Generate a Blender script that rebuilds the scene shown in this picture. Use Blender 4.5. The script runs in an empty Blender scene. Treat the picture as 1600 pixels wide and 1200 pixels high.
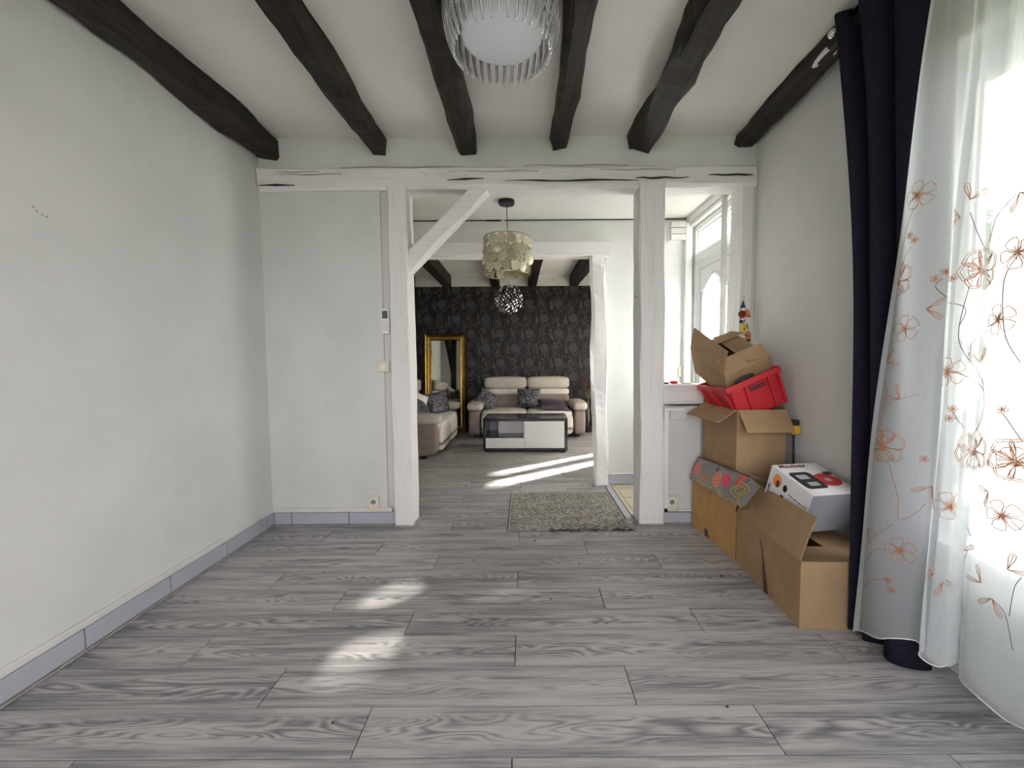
import bpy, bmesh, math, random
from mathutils import Vector, Matrix, noise
C = bpy.context.scene.collection
R = math.radians
random.seed(7)

# ------------------------------------------------------------------ camera
H = 1.15
cd = bpy.data.cameras.new('camera'); cam = bpy.data.objects.new('camera', cd); C.objects.link(cam)
cd.sensor_width = 36; cd.lens = 36 * 655 / 1600; cd.shift_x = -20 / 1600
cd.clip_start = .02; cd.clip_end = 200
TH = math.atan(38 / 655)
cam.matrix_world = Matrix.Translation((0, 0, H)) @ Matrix.Rotation(R(90) - TH, 4, 'X') @ Matrix.Rotation(R(-0.43), 4, 'Z')
bpy.context.scene.camera = cam

# ------------------------------------------------------------------ world, sun, portals, exposure
vs = bpy.context.scene.view_settings
vs.view_transform = 'Standard'; vs.look = 'None'; vs.gamma = 1; vs.use_curve_mapping = False
vs.exposure = 1.5
bpy.context.scene.cycles.max_bounces = 14
bpy.context.scene.cycles.diffuse_bounces = 8
bpy.context.scene.cycles.transparent_max_bounces = 24
bpy.context.scene.cycles.sample_clamp_indirect = 8
bpy.context.scene.cycles.caustics_reflective = False
bpy.context.scene.cycles.caustics_refractive = False
W = bpy.data.worlds.new('world'); bpy.context.scene.world = W; W.use_nodes = True
nt = W.node_tree; bg = nt.nodes['Background']
bg.inputs[0].default_value = (.98, .955, 1, 1); bg.inputs[1].default_value = 2.6
SUN_EL, SLOPE = R(38), .74
sd = bpy.data.lights.new('sun', 'SUN'); sun = bpy.data.objects.new('sun', sd); C.objects.link(sun)
sd.energy = 17; sd.angle = R(3); sd.color = (1, .95, .86)
dv = Vector((-1, -SLOPE, 0)).normalized() * math.cos(SUN_EL) + Vector((0, 0, -math.sin(SUN_EL)))
sun.rotation_euler = dv.to_track_quat('-Z', 'Y').to_euler(); sun.location = (6, 4, 5)

def portal(name, loc, rot, sx, sy):
    l = bpy.data.lights.new(name, 'AREA'); l.shape = 'RECTANGLE'; l.size = sx; l.size_y = sy
    l.cycles.is_portal = True
    o = bpy.data.objects.new(name, l); C.objects.link(o); o.location = loc; o.rotation_euler = rot
portal('portal_room', (1.83, .95, 1.38), (0, R(90), 0), 2.0, 1.6)
portal('portal_room_back', (.1, -1.33, 1.35), (R(90), 0, 0), 2.4, 2.0)
portal('portal_hall', (1.62, 3.38, 1.4), (0, R(90), 0), 1.8, .7)
portal('portal_living', (1.75, 5.4, 1.2), (0, R(90), 0), 2.1, 1.7)

# ------------------------------------------------------------------ node helpers
class X:
    """node expression: arithmetic on sockets"""
    T = None
    def __init__(s, v): s.v = v
    def _m(s, op, *a):
        n = X.T.nodes.new('ShaderNodeMath'); n.operation = op
        for i, q in enumerate((s,) + a):
            q = q.v if isinstance(q, X) else q
            if isinstance(q, (int, float)): n.inputs[i].default_value = q
            else: X.T.links.new(q, n.inputs[i])
        return X(n.outputs[0])
    def __add__(s, o): return s._m('ADD', o)
    def __sub__(s, o): return s._m('SUBTRACT', o)
    def __mul__(s, o): return s._m('MULTIPLY', o)
    def __truediv__(s, o): return s._m('DIVIDE', o)
    def lt(s, o): return s._m('LESS_THAN', o)
    def gt(s, o): return s._m('GREATER_THAN', o)
    def fl(s): return s._m('FLOOR')
    def fr(s): return s._m('FRACT')
    def ab(s): return s._m('ABSOLUTE')
    def sin(s): return s._m('SINE')
    def mod(s, o): return s._m('FLOORED_MODULO', o)
    def mx(s, o): return s._m('MAXIMUM', o)
    def mn(s, o): return s._m('MINIMUM', o)
    def pw(s, o): return s._m('POWER', o)
    def at2(s, o): return s._m('ARCTAN2', o)
    def cl(s): n = s._m('ADD', 0); n.v.node.use_clamp = True; return n
def length(a, b): return (a * a + b * b).pw(.5)
def smooth(v, a, b):
    n = X.T.nodes.new('ShaderNodeMapRange'); n.interpolation_type = 'SMOOTHSTEP'
    X.T.links.new(v.v, n.inputs[0]); n.inputs[1].default_value = a; n.inputs[2].default_value = b
    return X(n.outputs[0])
def coords(kind='Object', rnd=False):
    t = X.T.nodes.new('ShaderNodeTexCoord'); o = t.outputs[kind]
    s = X.T.nodes.new('ShaderNodeSeparateXYZ'); X.T.links.new(o, s.inputs[0])
    return [X(s.outputs[i]) for i in range(3)]
def vec(a, b, c):
    n = X.T.nodes.new('ShaderNodeCombineXYZ')
    for i, q in enumerate((a, b, c)):
        if isinstance(q, X): X.T.links.new(q.v, n.inputs[i])
        else: n.inputs[i].default_value = q
    return n.outputs[0]
def nz(v, scale=5, detail=3, rough=.5, dist=0):
    n = X.T.nodes.new('ShaderNodeTexNoise'); X.T.links.new(v, n.inputs['Vector'])
    n.inputs['Scale'].default_value = scale; n.inputs['Detail'].default_value = detail
    n.inputs['Roughness'].default_value = rough; n.inputs['Distortion'].default_value = dist
    return X(n.outputs[0])
def rnd():
    n = X.T.nodes.new('ShaderNodeObjectInfo'); return X(n.outputs['Random'])
def mixc(f, a, b):
    n = X.T.nodes.new('ShaderNodeMix'); n.data_type = 'RGBA'
    if isinstance(f, X): X.T.links.new(f.v, n.inputs[0])
    else: n.inputs[0].default_value = f
    for i, q in ((6, a), (7, b)):
        if isinstance(q, tuple): n.inputs[i].default_value = (*q, 1)
        else: X.T.links.new(q, n.inputs[i])
    return n.outputs[2]
def newmat(name, col=(.8, .8, .8), rough=.6, metal=0, spec=.5):
    m = bpy.data.materials.new(name); m.use_nodes = True; X.T = m.node_tree
    b = m.node_tree.nodes['Principled BSDF']
    b.inputs['Base Color'].default_value = (*col, 1); b.inputs['Roughness'].default_value = rough
    b.inputs['Metallic'].default_value = metal; b.inputs['Specular IOR Level'].default_value = spec
    return m, b
def setc(b, c): X.T.links.new(c, b.inputs['Base Color'])
def bump(b, h, s=.3, d=.01):
    n = X.T.nodes.new('ShaderNodeBump'); n.inputs['Strength'].default_value = s; n.inputs['Distance'].default_value = d
    X.T.links.new(h.v, n.inputs['Height']); X.T.links.new(n.outputs[0], b.inputs['Normal'])
def simple(name, col, rough=.6, metal=0, var=.12, scale=8, bs=.15, bd=.003, spec=.5, stretch=(1, 1, 1)):
    m, b = newmat(name, col, rough, metal, spec)
    x, y, z = coords(); v = vec(x * stretch[0], y * stretch[1], z * stretch[2])
    n = nz(v, scale, 4, .6)
    lo = tuple(c * (1 - var) for c in col); hi = tuple(min(1, c * (1 + var)) for c in col)
    setc(b, mixc(smooth(n, .3, .7), lo, hi)); bump(b, nz(v, scale * 4, 3, .6), bs, bd)
    return m

# ------------------------------------------------------------------ materials
M = {}
M['plaster'] = simple('white_plaster', (.69, .69, .67), .85, var=.035, scale=3, bs=.25, bd=.004, spec=.2)
M['plaster_grey'] = simple('partition_plaster', (.655, .66, .635), .85, var=.04, scale=3, bs=.25, bd=.004, spec=.2)
M['ceiling'] = simple('ceiling_paint', (.80, .785, .755), .9, var=.03, scale=2, bs=.2, bd=.004, spec=.2)
M['white_wood'] = simple('white_painted_timber', (.68, .675, .655), .7, var=.06, scale=6, bs=.5, bd=.006, spec=.3)
M['white_gloss'] = simple('white_plastic', (.80, .81, .80), .35, var=.02, scale=4, bs=.02)
M['cream'] = simple('cream_plastic', (.72, .66, .50), .4, var=.04, scale=20, bs=.02)
M['black'] = simple('black_void', (.012, .011, .012), .7, var=.2, bs=.1)
M['dark_metal'] = simple('dark_metal', (.02, .02, .022), .45, metal=.6, bs=.02)
M['navy'] = simple('navy_curtain_cloth', (.017, .0145, .026), .95, var=.15, scale=60, bs=.3, bd=.001, spec=.1)
M['kraft'] = simple('kraft_cardboard', (.35, .232, .13), .85, var=.08, scale=9, bs=.2, bd=.002, spec=.15)
M['kraft_in'] = simple('cardboard_inside', (.30, .205, .12), .9, var=.08, scale=9, bs=.2, bd=.002, spec=.15)
M['kraft_orange'] = simple('orange_kraft_cardboard', (.46, .27, .11), .85, var=.08, scale=9, bs=.2, bd=.002, spec=.15)
M['tape'] = simple('brown_tape', (.075, .04, .026), .4, var=.1, bs=.05)
M['red'] = simple('red_plastic', (.50, .014, .024), .5, var=.06, scale=5, bs=.05)
M['dark_red'] = simple('dark_red', (.13, .012, .015), .6)
M['grout'] = simple('dark_grout', (.03, .03, .035), .9)
M['tile_grey'] = simple('pale_grey_tile', (.44, .44, .50), .5, var=.05, scale=5, bs=.05)
M['tile_beige'] = simple('beige_floor_tile', (.62, .53, .40), .4, var=.12, scale=7, bs=.05)
M['subfloor'] = simple('subfloor', (.05, .045, .04), .9)
M['cable'] = simple('grey_trim', (.30, .29, .27), .7, var=.2, scale=15)
M['sofa_beige'] = simple('beige_upholstery', (.50, .455, .40), .85, var=.06, scale=12, bs=.3, bd=.002, spec=.2)
M['sofa_pale'] = simple('pale_upholstery', (.66, .63, .58), .85, var=.05, scale=12, bs=.3, bd=.002, spec=.2)
M['sofa_taupe'] = simple('taupe_upholstery', (.27, .21, .20), .85, var=.07, scale=12, bs=.3, bd=.002, spec=.2)
M['lacquer_white'] = simple('white_lacquer', (.72, .72, .70), .12, var=.01, bs=0)
M['lacquer_dark'] = simple('dark_lacquer', (.022, .02, .024), .08, var=.1, bs=0)
M['brown_side'] = simple('dark_brown_wood', (.05, .028, .018), .35, var=.2)
M['yellow'] = simple('yellow_plastic', (.75, .48, .03), .4)
M['orange'] = simple('orange_clay', (.65, .22, .04), .6)
M['blue_dark'] = simple('dark_blue_felt', (.03, .05, .11), .9)
M['green'] = simple('olive_green', (.28, .33, .12), .8)
M['bag_white'] = simple('off_white_clay', (.75, .72, .66), .6)
M['wire'] = simple('brown_thread', (.42, .15, .035), .7, var=.25, scale=40, bs=0)
M['wire_dark'] = simple('dark_brown_thread', (.10, .04, .02), .7, var=.25, scale=40, bs=0)
M['leaf'] = simple('leaf', (.10, .19, .045), .6, var=.4, scale=3, bs=0)
M['leaf_pale'] = simple('pale_leaf', (.10, .15, .06), .6, var=.4, scale=3, bs=0)
M['bark'] = simple('bark', (.12, .09, .06), .9, var=.3)
M['grass'] = simple('lawn', (.10, .11, .06), .95, var=.3, scale=3)
M['terrace'] = simple('pale_paving', (.22, .21, .19), .9, var=.1, scale=4)
M['print_grey'] = simple('grey_print', (.34, .34, .36), .5, bs=0)
M['print_black'] = simple('black_print', (.02, .02, .022), .5, bs=0)
M['print_red'] = simple('red_print', (.50, .03, .035), .5, bs=0)
M['print_orange'] = simple('orange_print', (.75, .25, .08), .5, bs=0)
M['card_white'] = simple('white_card', (.72, .71, .70), .45, var=.03, bs=.02)
M['card_grey'] = simple('grey_card', (.25, .25, .28), .6, var=.06, scale=5, bs=.05)
M['screen'] = simple('grey_screen', (.10, .115, .10), .3, bs=0)

# dark beams with long grain
m, b = newmat('dark_stained_oak', (.03, .02, .015), .55, spec=.32)
x, y, z = coords(); v = vec(x * 9, y * .9, z * 9)
n = nz(v, 3, 6, .65, .6); n2 = nz(vec(x * 30, y * 1.2, z * 30), 3, 3, .6)
setc(b, mixc(smooth(n, .38, .72), (.006, .0045, .004), (.042, .027, .020))); bump(b, n * .7 + n2 * .5, .7, .012)
M['oak'] = m
m, b = newmat('white_timber_rough', (.68, .675, .655), .7)
x, y, z = coords(); n = nz(vec(x * .8, y * 8, z * 8), 4, 5, .65, .5)
setc(b, mixc(smooth(n, .25, .5), (.66, .645, .62), (.78, .77, .75))); bump(b, n, .6, .01); M['white_beam'] = m
m, b = newmat('white_timber_vertical', (.68, .675, .655), .7)
x, y, z = coords(); n = nz(vec(x * 8, y * 8, z * .8), 4, 5, .65, .5)
setc(b, mixc(smooth(n, .25, .5), (.67, .655, .63), (.78, .77, .75))); bump(b, n, .45, .008); M['white_post'] = m

# laminate: contour lines of a stretched noise give the cathedral grain
m, b = newmat('grey_laminate', (.3, .3, .3), .38, spec=.45)
x, y, z = coords(); r = rnd()
xx = x + r * 37; yy = y + r * 11
big = nz(vec(xx * .75, yy * 5.2, r * 9), 1.6, 2, .45, .25)
band = (big * 26).fr(); band = (band - .5).ab() * 2
fine = nz(vec(xx * 3, yy * 90, r * 5), 1.6, 4, .7)
mid = nz(vec(xx * 1.1, yy * 16, r * 3), 1.6, 4, .6)
cen = smooth((y - .0905).ab() + nz(vec(xx * 2, r, 0), 1.5, 2) * .06, .10, .035)
g = (mid * .75 + fine * .42 + (band * .30 - .15) * cen + r * .07)
c1 = mixc(smooth(g, .38, .80), (.148, .143, .152), (.47, .455, .448))
setc(b, c1); bump(b, fine, .12, .001)
X.T.links.new((mid * .25 + .27).v, b.inputs['Roughness']); M['laminate'] = m

# carpet mat
m, b = newmat('worn_carpet', (.3, .28, .24), .95, spec=.1)
x, y, z = coords(); sp = nz(vec(x, y, z), 70, 3, .8)
stain = smooth(nz(vec(x * 1.1, y * 5, z), 2.2, 3, .6), .5, .68)
cc = mixc(smooth(sp, .36, .64), (.085, .078, .07), (.50, .47, .42))
setc(b, mixc(stain * .55, cc, (.22, .15, .10))); bump(b, sp, .8, .01); M['mat'] = m

# wallpaper: disc figures with gold ornaments, half drop repeat
m, b = newmat('dark_wallpaper', (.02, .02, .025), .55, spec=.35)
x, y, z = coords(); PX, PZ = .474, .2385
row = (z / PZ).fl(); u = ((x / PX) + row.mod(2) * .5 + .13).fr(); w = (z / PZ).fr()
wob = nz(vec(x, 0, z), 14, 3, .6) - .5
du = (u - .3) * PX + wob * .02; dw = (w - .62) * PZ + wob * .02
d = length(du, dw); ang = dw.at2(du)
disc = smooth(d, .074, .066); ray = (ang * 26).sin() * .5 + .5
d2 = length((u - .36) * PX, (w - .28) * PZ); swirl = smooth((d2 * 210 + dw * 60).sin(), .2, .9) * smooth(d2, .075, .045)
tu = (u - .02).mod(1); tu = ((tu - .02).ab()) ; tri = ((tu * PX) - ((w * -1) + .98) * .055).lt(0) * w.gt(.25)
gn = smooth(nz(vec(x * 1.3, 0, z * .8), 55, 3, .7), .50, .60)
tx = ((u - .72).ab() * PX).lt(.045) * smooth(nz(vec(x * 1.6, 0, z * .9), 34, 2, .5, .8), .55, .62)
bgn = nz(vec(x * 1.4, 0, z * .7), 13, 4, .6, .8)
c = mixc(smooth(bgn, .42, .66), (.004, .0035, .005), (.036, .034, .040))
c = mixc(tri * gn * .9, c, (.30, .205, .11)); c = mixc(tx * .8, c, (.20, .125, .065))
c = mixc(swirl * .75, c, (.075, .075, .088)); c = mixc(disc, c, mixc(ray, (.030, .030, .033), (.068, .066, .070)))
setc(b, c); M['wallpaper'] = m

# patterned cushions
def damask(name, a, bb, sc=11):
    m, b = newmat(name, a, .5, spec=.4)
    x, y, z = coords(); n = nz(vec(x, y, z), sc, 1, .4, 1.6)
    setc(b, mixc(smooth(((n * 5).fr() - .5).ab(), .22, .28), a, bb)); M[name] = m
damask('damask', (.018, .017, .026), (.17, .165, .20)); damask('damask_light', (.20, .19, .22), (.025, .022, .03), 10)
M['purple_satin'] = simple('purple_satin', (.055, .042, .065), .28, var=.3, scale=5, bs=.1)
M['sofa_cushion_white'] = simple('white_cushion_cloth', (.7, .68, .65), .9)

# metals, glass
def metal(name, col, rough, var=.3, sc=20):
    m, b = newmat(name, col, rough, 1)
    x, y, z = coords(); n = nz(vec(x, y, z), sc, 3)
    setc(b, mixc(smooth(n, .3, .7), tuple(q * (1 - var) for q in col), col)); M[name] = m
metal('gold', (.72, .46, .12), .28, .35); metal('gold_dark', (.16, .09, .03), .4, .4); metal('chrome', (.85, .85, .87), .12, .1)
metal('brass_pale', (.65, .57, .38), .3)
m, b = newmat('mirror_glass', (.88, .9, .9), .02, 1); M['mirror'] = m
m, b = newmat('capiz_shell', (.62, .55, .36), .25)
x, y, z = coords(); n = nz(vec(x, y, z), 38, 3, .7, 1.5)
setc(b, mixc(smooth(n, .35, .65), (.42, .36, .20), (.88, .84, .66))); b.inputs['Metallic'].default_value = .45
b.inputs['Transmission Weight'].default_value = .25; b.inputs['Alpha'].default_value = .88; M['shell'] = m
m, b = newmat('acrylic', (.95, .97, .98), .05)
b.inputs['Transmission Weight'].default_value = .85; b.inputs['IOR'].default_value = 1.45; M['acrylic'] = m
def sheermat(name, col, alpha, tr, pane=False):
    m = bpy.data.materials.new(name); m.use_nodes = True; t = m.node_tree; X.T = t
    for n_ in list(t.nodes): t.nodes.remove(n_)
    out = t.nodes.new('ShaderNodeOutputMaterial'); mx = t.nodes.new('ShaderNodeMixShader'); m2 = t.nodes.new('ShaderNodeMixShader')
    tp = t.nodes.new('ShaderNodeBsdfTransparent'); df = t.nodes.new('ShaderNodeBsdfDiffuse'); tl = t.nodes.new('ShaderNodeBsdfTranslucent')
    df.inputs[0].default_value = (*col, 1); tl.inputs[0].default_value = (*col, 1)
    m2.inputs[0].default_value = tr; t.links.new(df.outputs[0], m2.inputs[1]); t.links.new(tl.outputs[0], m2.inputs[2])
    lw = t.nodes.new('ShaderNodeLayerWeight'); lw.inputs[0].default_value = .35
    f = X(lw.outputs['Facing'])
    x, y, z = coords(); n = nz(vec(x * 20, y * 20, z), 20, 3, .7)
    fac = ((f.pw(1.5) * .75 + alpha) + (n - .5) * .10).cl() if not pane else (f * .02 + alpha).cl()
    t.links.new(fac.v, mx.inputs[0]); t.links.new(tp.outputs[0], mx.inputs[1]); t.links.new(m2.outputs[0], mx.inputs[2])
    t.links.new(mx.outputs[0], out.inputs[0]); M[name] = m
sheermat('sheer', (.86, .90, .90), .46, .55)
sheermat('sheer_hem', (.82, .88, .90), .78, .5)
sheermat('living_sheer', (.85, .84, .8), .9, .65, True)
sheermat('door_glass', (.90, .94, .97), .82, .95, True)
m = bpy.data.materials.new('clear_glass'); m.use_nodes = True; t = m.node_tree
for n_ in list(t.nodes): t.nodes.remove(n_)
out = t.nodes.new('ShaderNodeOutputMaterial'); mx = t.nodes.new('ShaderNodeMixShader'); mx.inputs[0].default_value = .07
tp = t.nodes.new('ShaderNodeBsdfTransparent'); gl = t.nodes.new('ShaderNodeBsdfGlossy'); gl.inputs['Roughness'].default_value = .02
t.links.new(tp.outputs[0], mx.inputs[1]); t.links.new(gl.outputs[0], mx.inputs[2]); t.links.new(mx.outputs[0], out.inputs[0]); M['glass'] = m
m, b = newmat('frosted_white', (.84, .85, .92), .35); M['frost'] = m
# printed plastic lace: roses on a grey net
m, b = newmat('rose_print', (.3, .28, .27), .35)
x, y, z = coords('UV')
net = (((x * 260).sin() * (y * 260).sin()) * .5 + .5)
c = mixc(net * .5, (.20, .18, .175), (.36, .34, .33))
for (fx, fy, fr_, ca, cb) in [(.06, .11, .060, (.75, .05, .10), (.85, .28, .15)), (.22, .085, .042, (.75, .25, .10), (.2, .12, .06)), (.36, .11, .065, (.85, .08, .12), (.85, .35, .12)),
                              (.47, .13, .050, (.85, .06, .14), (.5, .03, .06)), (.60, .16, .055, (.75, .06, .06), (.4, .1, .05)), (.17, .15, .02, (.12, .14, .05), (.3, .3, .1)), (.31, .17, .02, (.05, .07, .05), (.1, .1, .05))]:
    q = nz(vec(x * 1, y * 1, 0), 22, 2)
    dd = length(x - fx, y - fy) + (q - .5) * .03
    c = mixc(smooth(dd, fr_, fr_ * .8), c, mixc((dd * 260).sin() * .5 + .5, ca, cb))
setc(b, c); M['roses'] = m

# ------------------------------------------------------------------ mesh helpers
def link(name, me, mat, parent=None, loc=(0, 0, 0), rot=(0, 0, 0), smooth=False):
    if isinstance(mat, str): mat = M[mat]
    if mat and not me.materials: me.materials.append(mat)
    if smooth:
        for p in me.polygons: p.use_smooth = True
    o = bpy.data.objects.new(name, me); C.objects.link(o)
    o.location = loc; o.rotation_euler = rot
    if parent: o.parent = parent
    return o
def pd(vs_, fs):
    me = bpy.data.meshes.new('m'); me.from_pydata([tuple(v) for v in vs_], [], fs); me.update(); return me
def tag(o, label=None, cat=None, group=None, kind=None):
    if label: o['label'] = label
    if cat: o['category'] = cat
    if group: o['group'] = group
    if kind: o['kind'] = kind
    return o
def empty(name, loc=(0, 0, 0), rot=(0, 0, 0), **k):
    o = bpy.data.objects.new(name, None); C.objects.link(o); o.location = loc; o.rotation_euler = rot
    o.empty_display_size = .05
    return tag(o, **k)
def bm_box(bm, a, b, mat=None):
    vs_ = [bm.verts.new((x, y, z)) for x in (a[0], b[0]) for y in (a[1], b[1]) for z in (a[2], b[2])]
    fs = []
    for f in ((0, 1, 3, 2), (4, 6, 7, 5), (0, 4, 5, 1), (2, 3, 7, 6), (0, 2, 6, 4), (1, 5, 7, 3)):
        fs.append(bm.faces.new([vs_[i] for i in f]))
    return vs_, fs
def me_box(a, b, bev=0, seg=1):
    bm = bmesh.new(); bm_box(bm, a, b)
    if bev: bmesh.ops.bevel(bm, geom=bm.edges[:], offset=bev, segments=seg, affect='EDGES', profile=.5)
    bmesh.ops.recalc_face_normals(bm, faces=bm.faces[:])
    me = bpy.data.meshes.new('m'); bm.to_mesh(me); bm.free(); return me
def box(name, a, b, mat, parent=None, bev=0, seg=1, smooth=False, **k):
    return link(name, me_box(a, b, bev, seg), mat, parent, smooth=smooth, **k)
def boxes(name, lst, mat, parent=None, bev=0):
    bm = bmesh.new()
    for a, b in lst: bm_box(bm, a, b)
    if bev: bmesh.ops.bevel(bm, geom=bm.edges[:], offset=bev, segments=1, affect='EDGES')
    bmesh.ops.recalc_face_normals(bm, faces=bm.faces[:])
    me = bpy.data.meshes.new('m'); bm.to_mesh(me); bm.free(); return link(name, me, mat, parent)
def tube_data(P, r, n=8, vs_=None, fs=None, cap=True):
    vs_ = [] if vs_ is None else vs_; fs = [] if fs is None else fs
    P = [Vector(p) for p in P]; base = len(vs_); up = Vector((0, 0, 1))
    for i, p in enumerate(P):
        d = (P[min(i + 1, len(P) - 1)] - P[max(i - 1, 0)]).normalized()
        a = up if abs(d.z) < .9 else Vector((1, 0, 0))
        s = d.cross(a).normalized(); t_ = s.cross(d).normalized()
        rr = r[i] if isinstance(r, (list, tuple)) else r
        for k in range(n):
            q = 2 * math.pi * k / n; vs_.append(p + s * math.cos(q) * rr + t_ * math.sin(q) * rr)
    for i in range(len(P) - 1):
        for k in range(n):
            a = base + i * n + k; b_ = base + i * n + (k + 1) % n
            fs.append((a, b_, b_ + n, a + n))
    if cap:
        fs.append(tuple(base + k for k in range(n))[::-1]); e = base + (len(P) - 1) * n; fs.append(tuple(e + k for k in range(n)))
    return vs_, fs
def tube(name, P, r, mat, parent=None, n=8, smooth=True):
    v_, f_ = tube_data(P, r, n); return link(name, pd(v_, f_), mat, parent, smooth=smooth)
def lathe(prof, n=32):
    vs_, fs = [], []
    for (r, z) in prof:
        for k in range(n):
            a = 2 * math.pi * k / n; vs_.append((r * math.cos(a), r * math.sin(a), z))
    for i in range(len(prof) - 1):
        for k in range(n):
            a = i * n + k; b_ = i * n + (k + 1) % n; fs.append((a, b_, b_ + n, a + n))
    return pd(vs_, fs)
def rough_beam(p0, p1, w, h, amp=.01, seed=0, seg=36, taper=None, cut=.18, up=(0, 0, 1)):
    """hewn timber: an eight-sided section that wanders along its length"""
    p0, p1 = Vector(p0), Vector(p1); d = (p1 - p0); L = d.length; d.normalize()
    up = Vector(up); s = d.cross(up).normalized(); t_ = s.cross(d).normalized()
    sec = [(-.5, -.5 + cut), (-.5 + cut, -.5), (.5 - cut, -.5), (.5, -.5 + cut), (.5, .5 - cut), (.5 - cut, .5), (-.5 + cut, .5), (-.5, .5 - cut)]
    vs_, fs = [], []
    for i in range(seg + 1):
        f = i / seg; c = p0 + d * L * f
        k = 1 if not taper else taper[0] * (1 - f) + taper[1] * f
        for j, (a, b_) in enumerate(sec):
            q = noise.noise_vector(Vector((seed * 7.3 + j * 1.7, f * L * 2.2, seed))) * amp * 1.6 + noise.noise_vector(Vector((seed * 3.1 + j * 5, f * L * 9, j))) * amp * .5
            vs_.append(c + s * (a * w * k + q.x) + t_ * (b_ * h * k + q.y))
    n = 8
    for i in range(seg):
        for j in range(n): fs.append((i * n + j, i * n + (j + 1) % n, (i + 1) * n + (j + 1) % n, (i + 1) * n + j))
    fs.append(tuple(range(n))[::-1]); fs.append(tuple(seg * n + j for j in range(n)))
    me = pd(vs_, fs); bm = bmesh.new(); bm.from_mesh(me); bmesh.ops.recalc_face_normals(bm, faces=bm.faces[:]); bm.to_mesh(me); bm.free()
    return me
def crack(name, P, w, mat='black', parent=None, off=(0, -.001, 0)):
    """a thin split: lens-shaped sliver of dark recess along points P"""
    vs_, fs = [], []; n = len(P); o_ = Vector(off)
    for i, p in enumerate(P):
        k = math.sin(math.pi * (i + .25) / (n - .5)) * w * (.6 + .8 * random.random())
        p = Vector(p) + o_; vs_ += [p + Vector((0, 0, k / 2)), p - Vector((0, 0, k / 2)), p + Vector((0, .006, k / 2)), p + Vector((0, .006, -k / 2))]
    for i in range(n - 1):
        a = 4 * i; fs += [(a, a + 1, a + 5, a + 4), (a, a + 4, a + 6, a + 2), (a + 1, a + 3, a + 7, a + 5)]
    return link(name, pd(vs_, fs), mat, parent)

# ------------------------------------------------------------------ setting
XL, XR, CZ = -1.77, 1.56, 2.63
st = dict(kind='structure')
def struct(name, lst, mat): return tag(boxes(name, lst, mat), **st)
# floor slab, laminate planks and hall tiles
floor = struct('floor', [((-1.95, -1.3, -.12), (1.8, 7.0, -.010))], 'subfloor')
PW, PL = .181, 1.265; OFF = [-1.31, -.515, -.90]
cache = {}
def slab(key, a, b, bev):
    if key not in cache: cache[key] = me_box(a, b, bev)
    return cache[key]
k0 = -13
for k in range(k0, 33):
    y0 = 1.151 + (k - 1) * PW; y1 = y0 + PW
    if y1 > 6.87: break
    xl = XL if y0 < 3.9 else -1.9
    xr = XR if y1 < 2.86 else (.715 if y1 < 3.93 else 1.575)
    if y1 > 2.86 and y0 < 2.86: xr = XR
    x0 = OFF[k % 3] - PL * 2
    while x0 < xr:
        a, b_ = max(x0, xl), min(x0 + PL, xr)
        if b_ - a > .04:
            ww = round(b_ - a, 3)
            me = slab(('p', ww), (0, 0, -.010), (ww - .0032, PW - .0032, 0), .0008)
            link('plank', me, 'laminate', floor, loc=(a + .0016, y0 + .0016, 0))
        x0 += PL
for i in range(3):
    for j in range(4):
        x0, y0 = .815 + i * .245, 3.05 + j * .245 - .12
        me = slab('t', (0, 0, -.010), (.240, .240, -.001), .002)
        link('floor_tile', me, 'tile_beige', floor, loc=(x0, y0, 0))
box('threshold_strip', (.722, 2.93, -.004), (.772, 3.80, .004), 'tile_grey', floor, bev=.002)
box('threshold_strip', (.776, 2.93, -.006), (.810, 3.80, .002), 'tile_beige', floor, bev=.001)
tube('gap_line', [(.774, 3.02, .001), (.774, 3.4, .002), (.774, 3.7, .001)], .004, 'black', floor)

struct('wall_left', [((-1.9, -1.3, 0), (XL, 3.9, CZ + .1))], 'plaster')
wl = bpy.data.objects['wall_left']
for (yy_, zz_) in ((1.545, 1.712), (1.555, 1.700), (1.572, 1.693), (1.585, 1.69)):
    box('plaster_chip', (XL - .001, yy_, zz_), (XL + .0012, yy_ + .007, zz_ + .005), 'cable', wl)
struct('wall_back', [((XL, -1.3, 0), (-1.1, -1.18, CZ)), ((1.3, -1.3, 0), (1.8, -1.18, CZ)), ((-1.1, -1.3, 2.35), (1.3, -1.18, CZ)), ((-1.1, -1.3, 0), (1.3, -1.18, .35))], 'plaster')
WY0, WY1, WZ0, WZ1 = .16, 1.74, .455, 2.50
struct('wall_right', [((XR, -1.3, 0), (1.80, WY0, CZ)), ((XR, WY1, 0), (1.80, 3.0, CZ)), ((XR, WY0, 0), (1.80, WY1, WZ0)), ((XR, WY0, WZ1), (1.80, WY1, CZ))], 'plaster')
struct('ceiling', [((-1.9, -1.3, CZ), (1.8, 2.95, CZ + .1))], 'ceiling')
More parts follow.
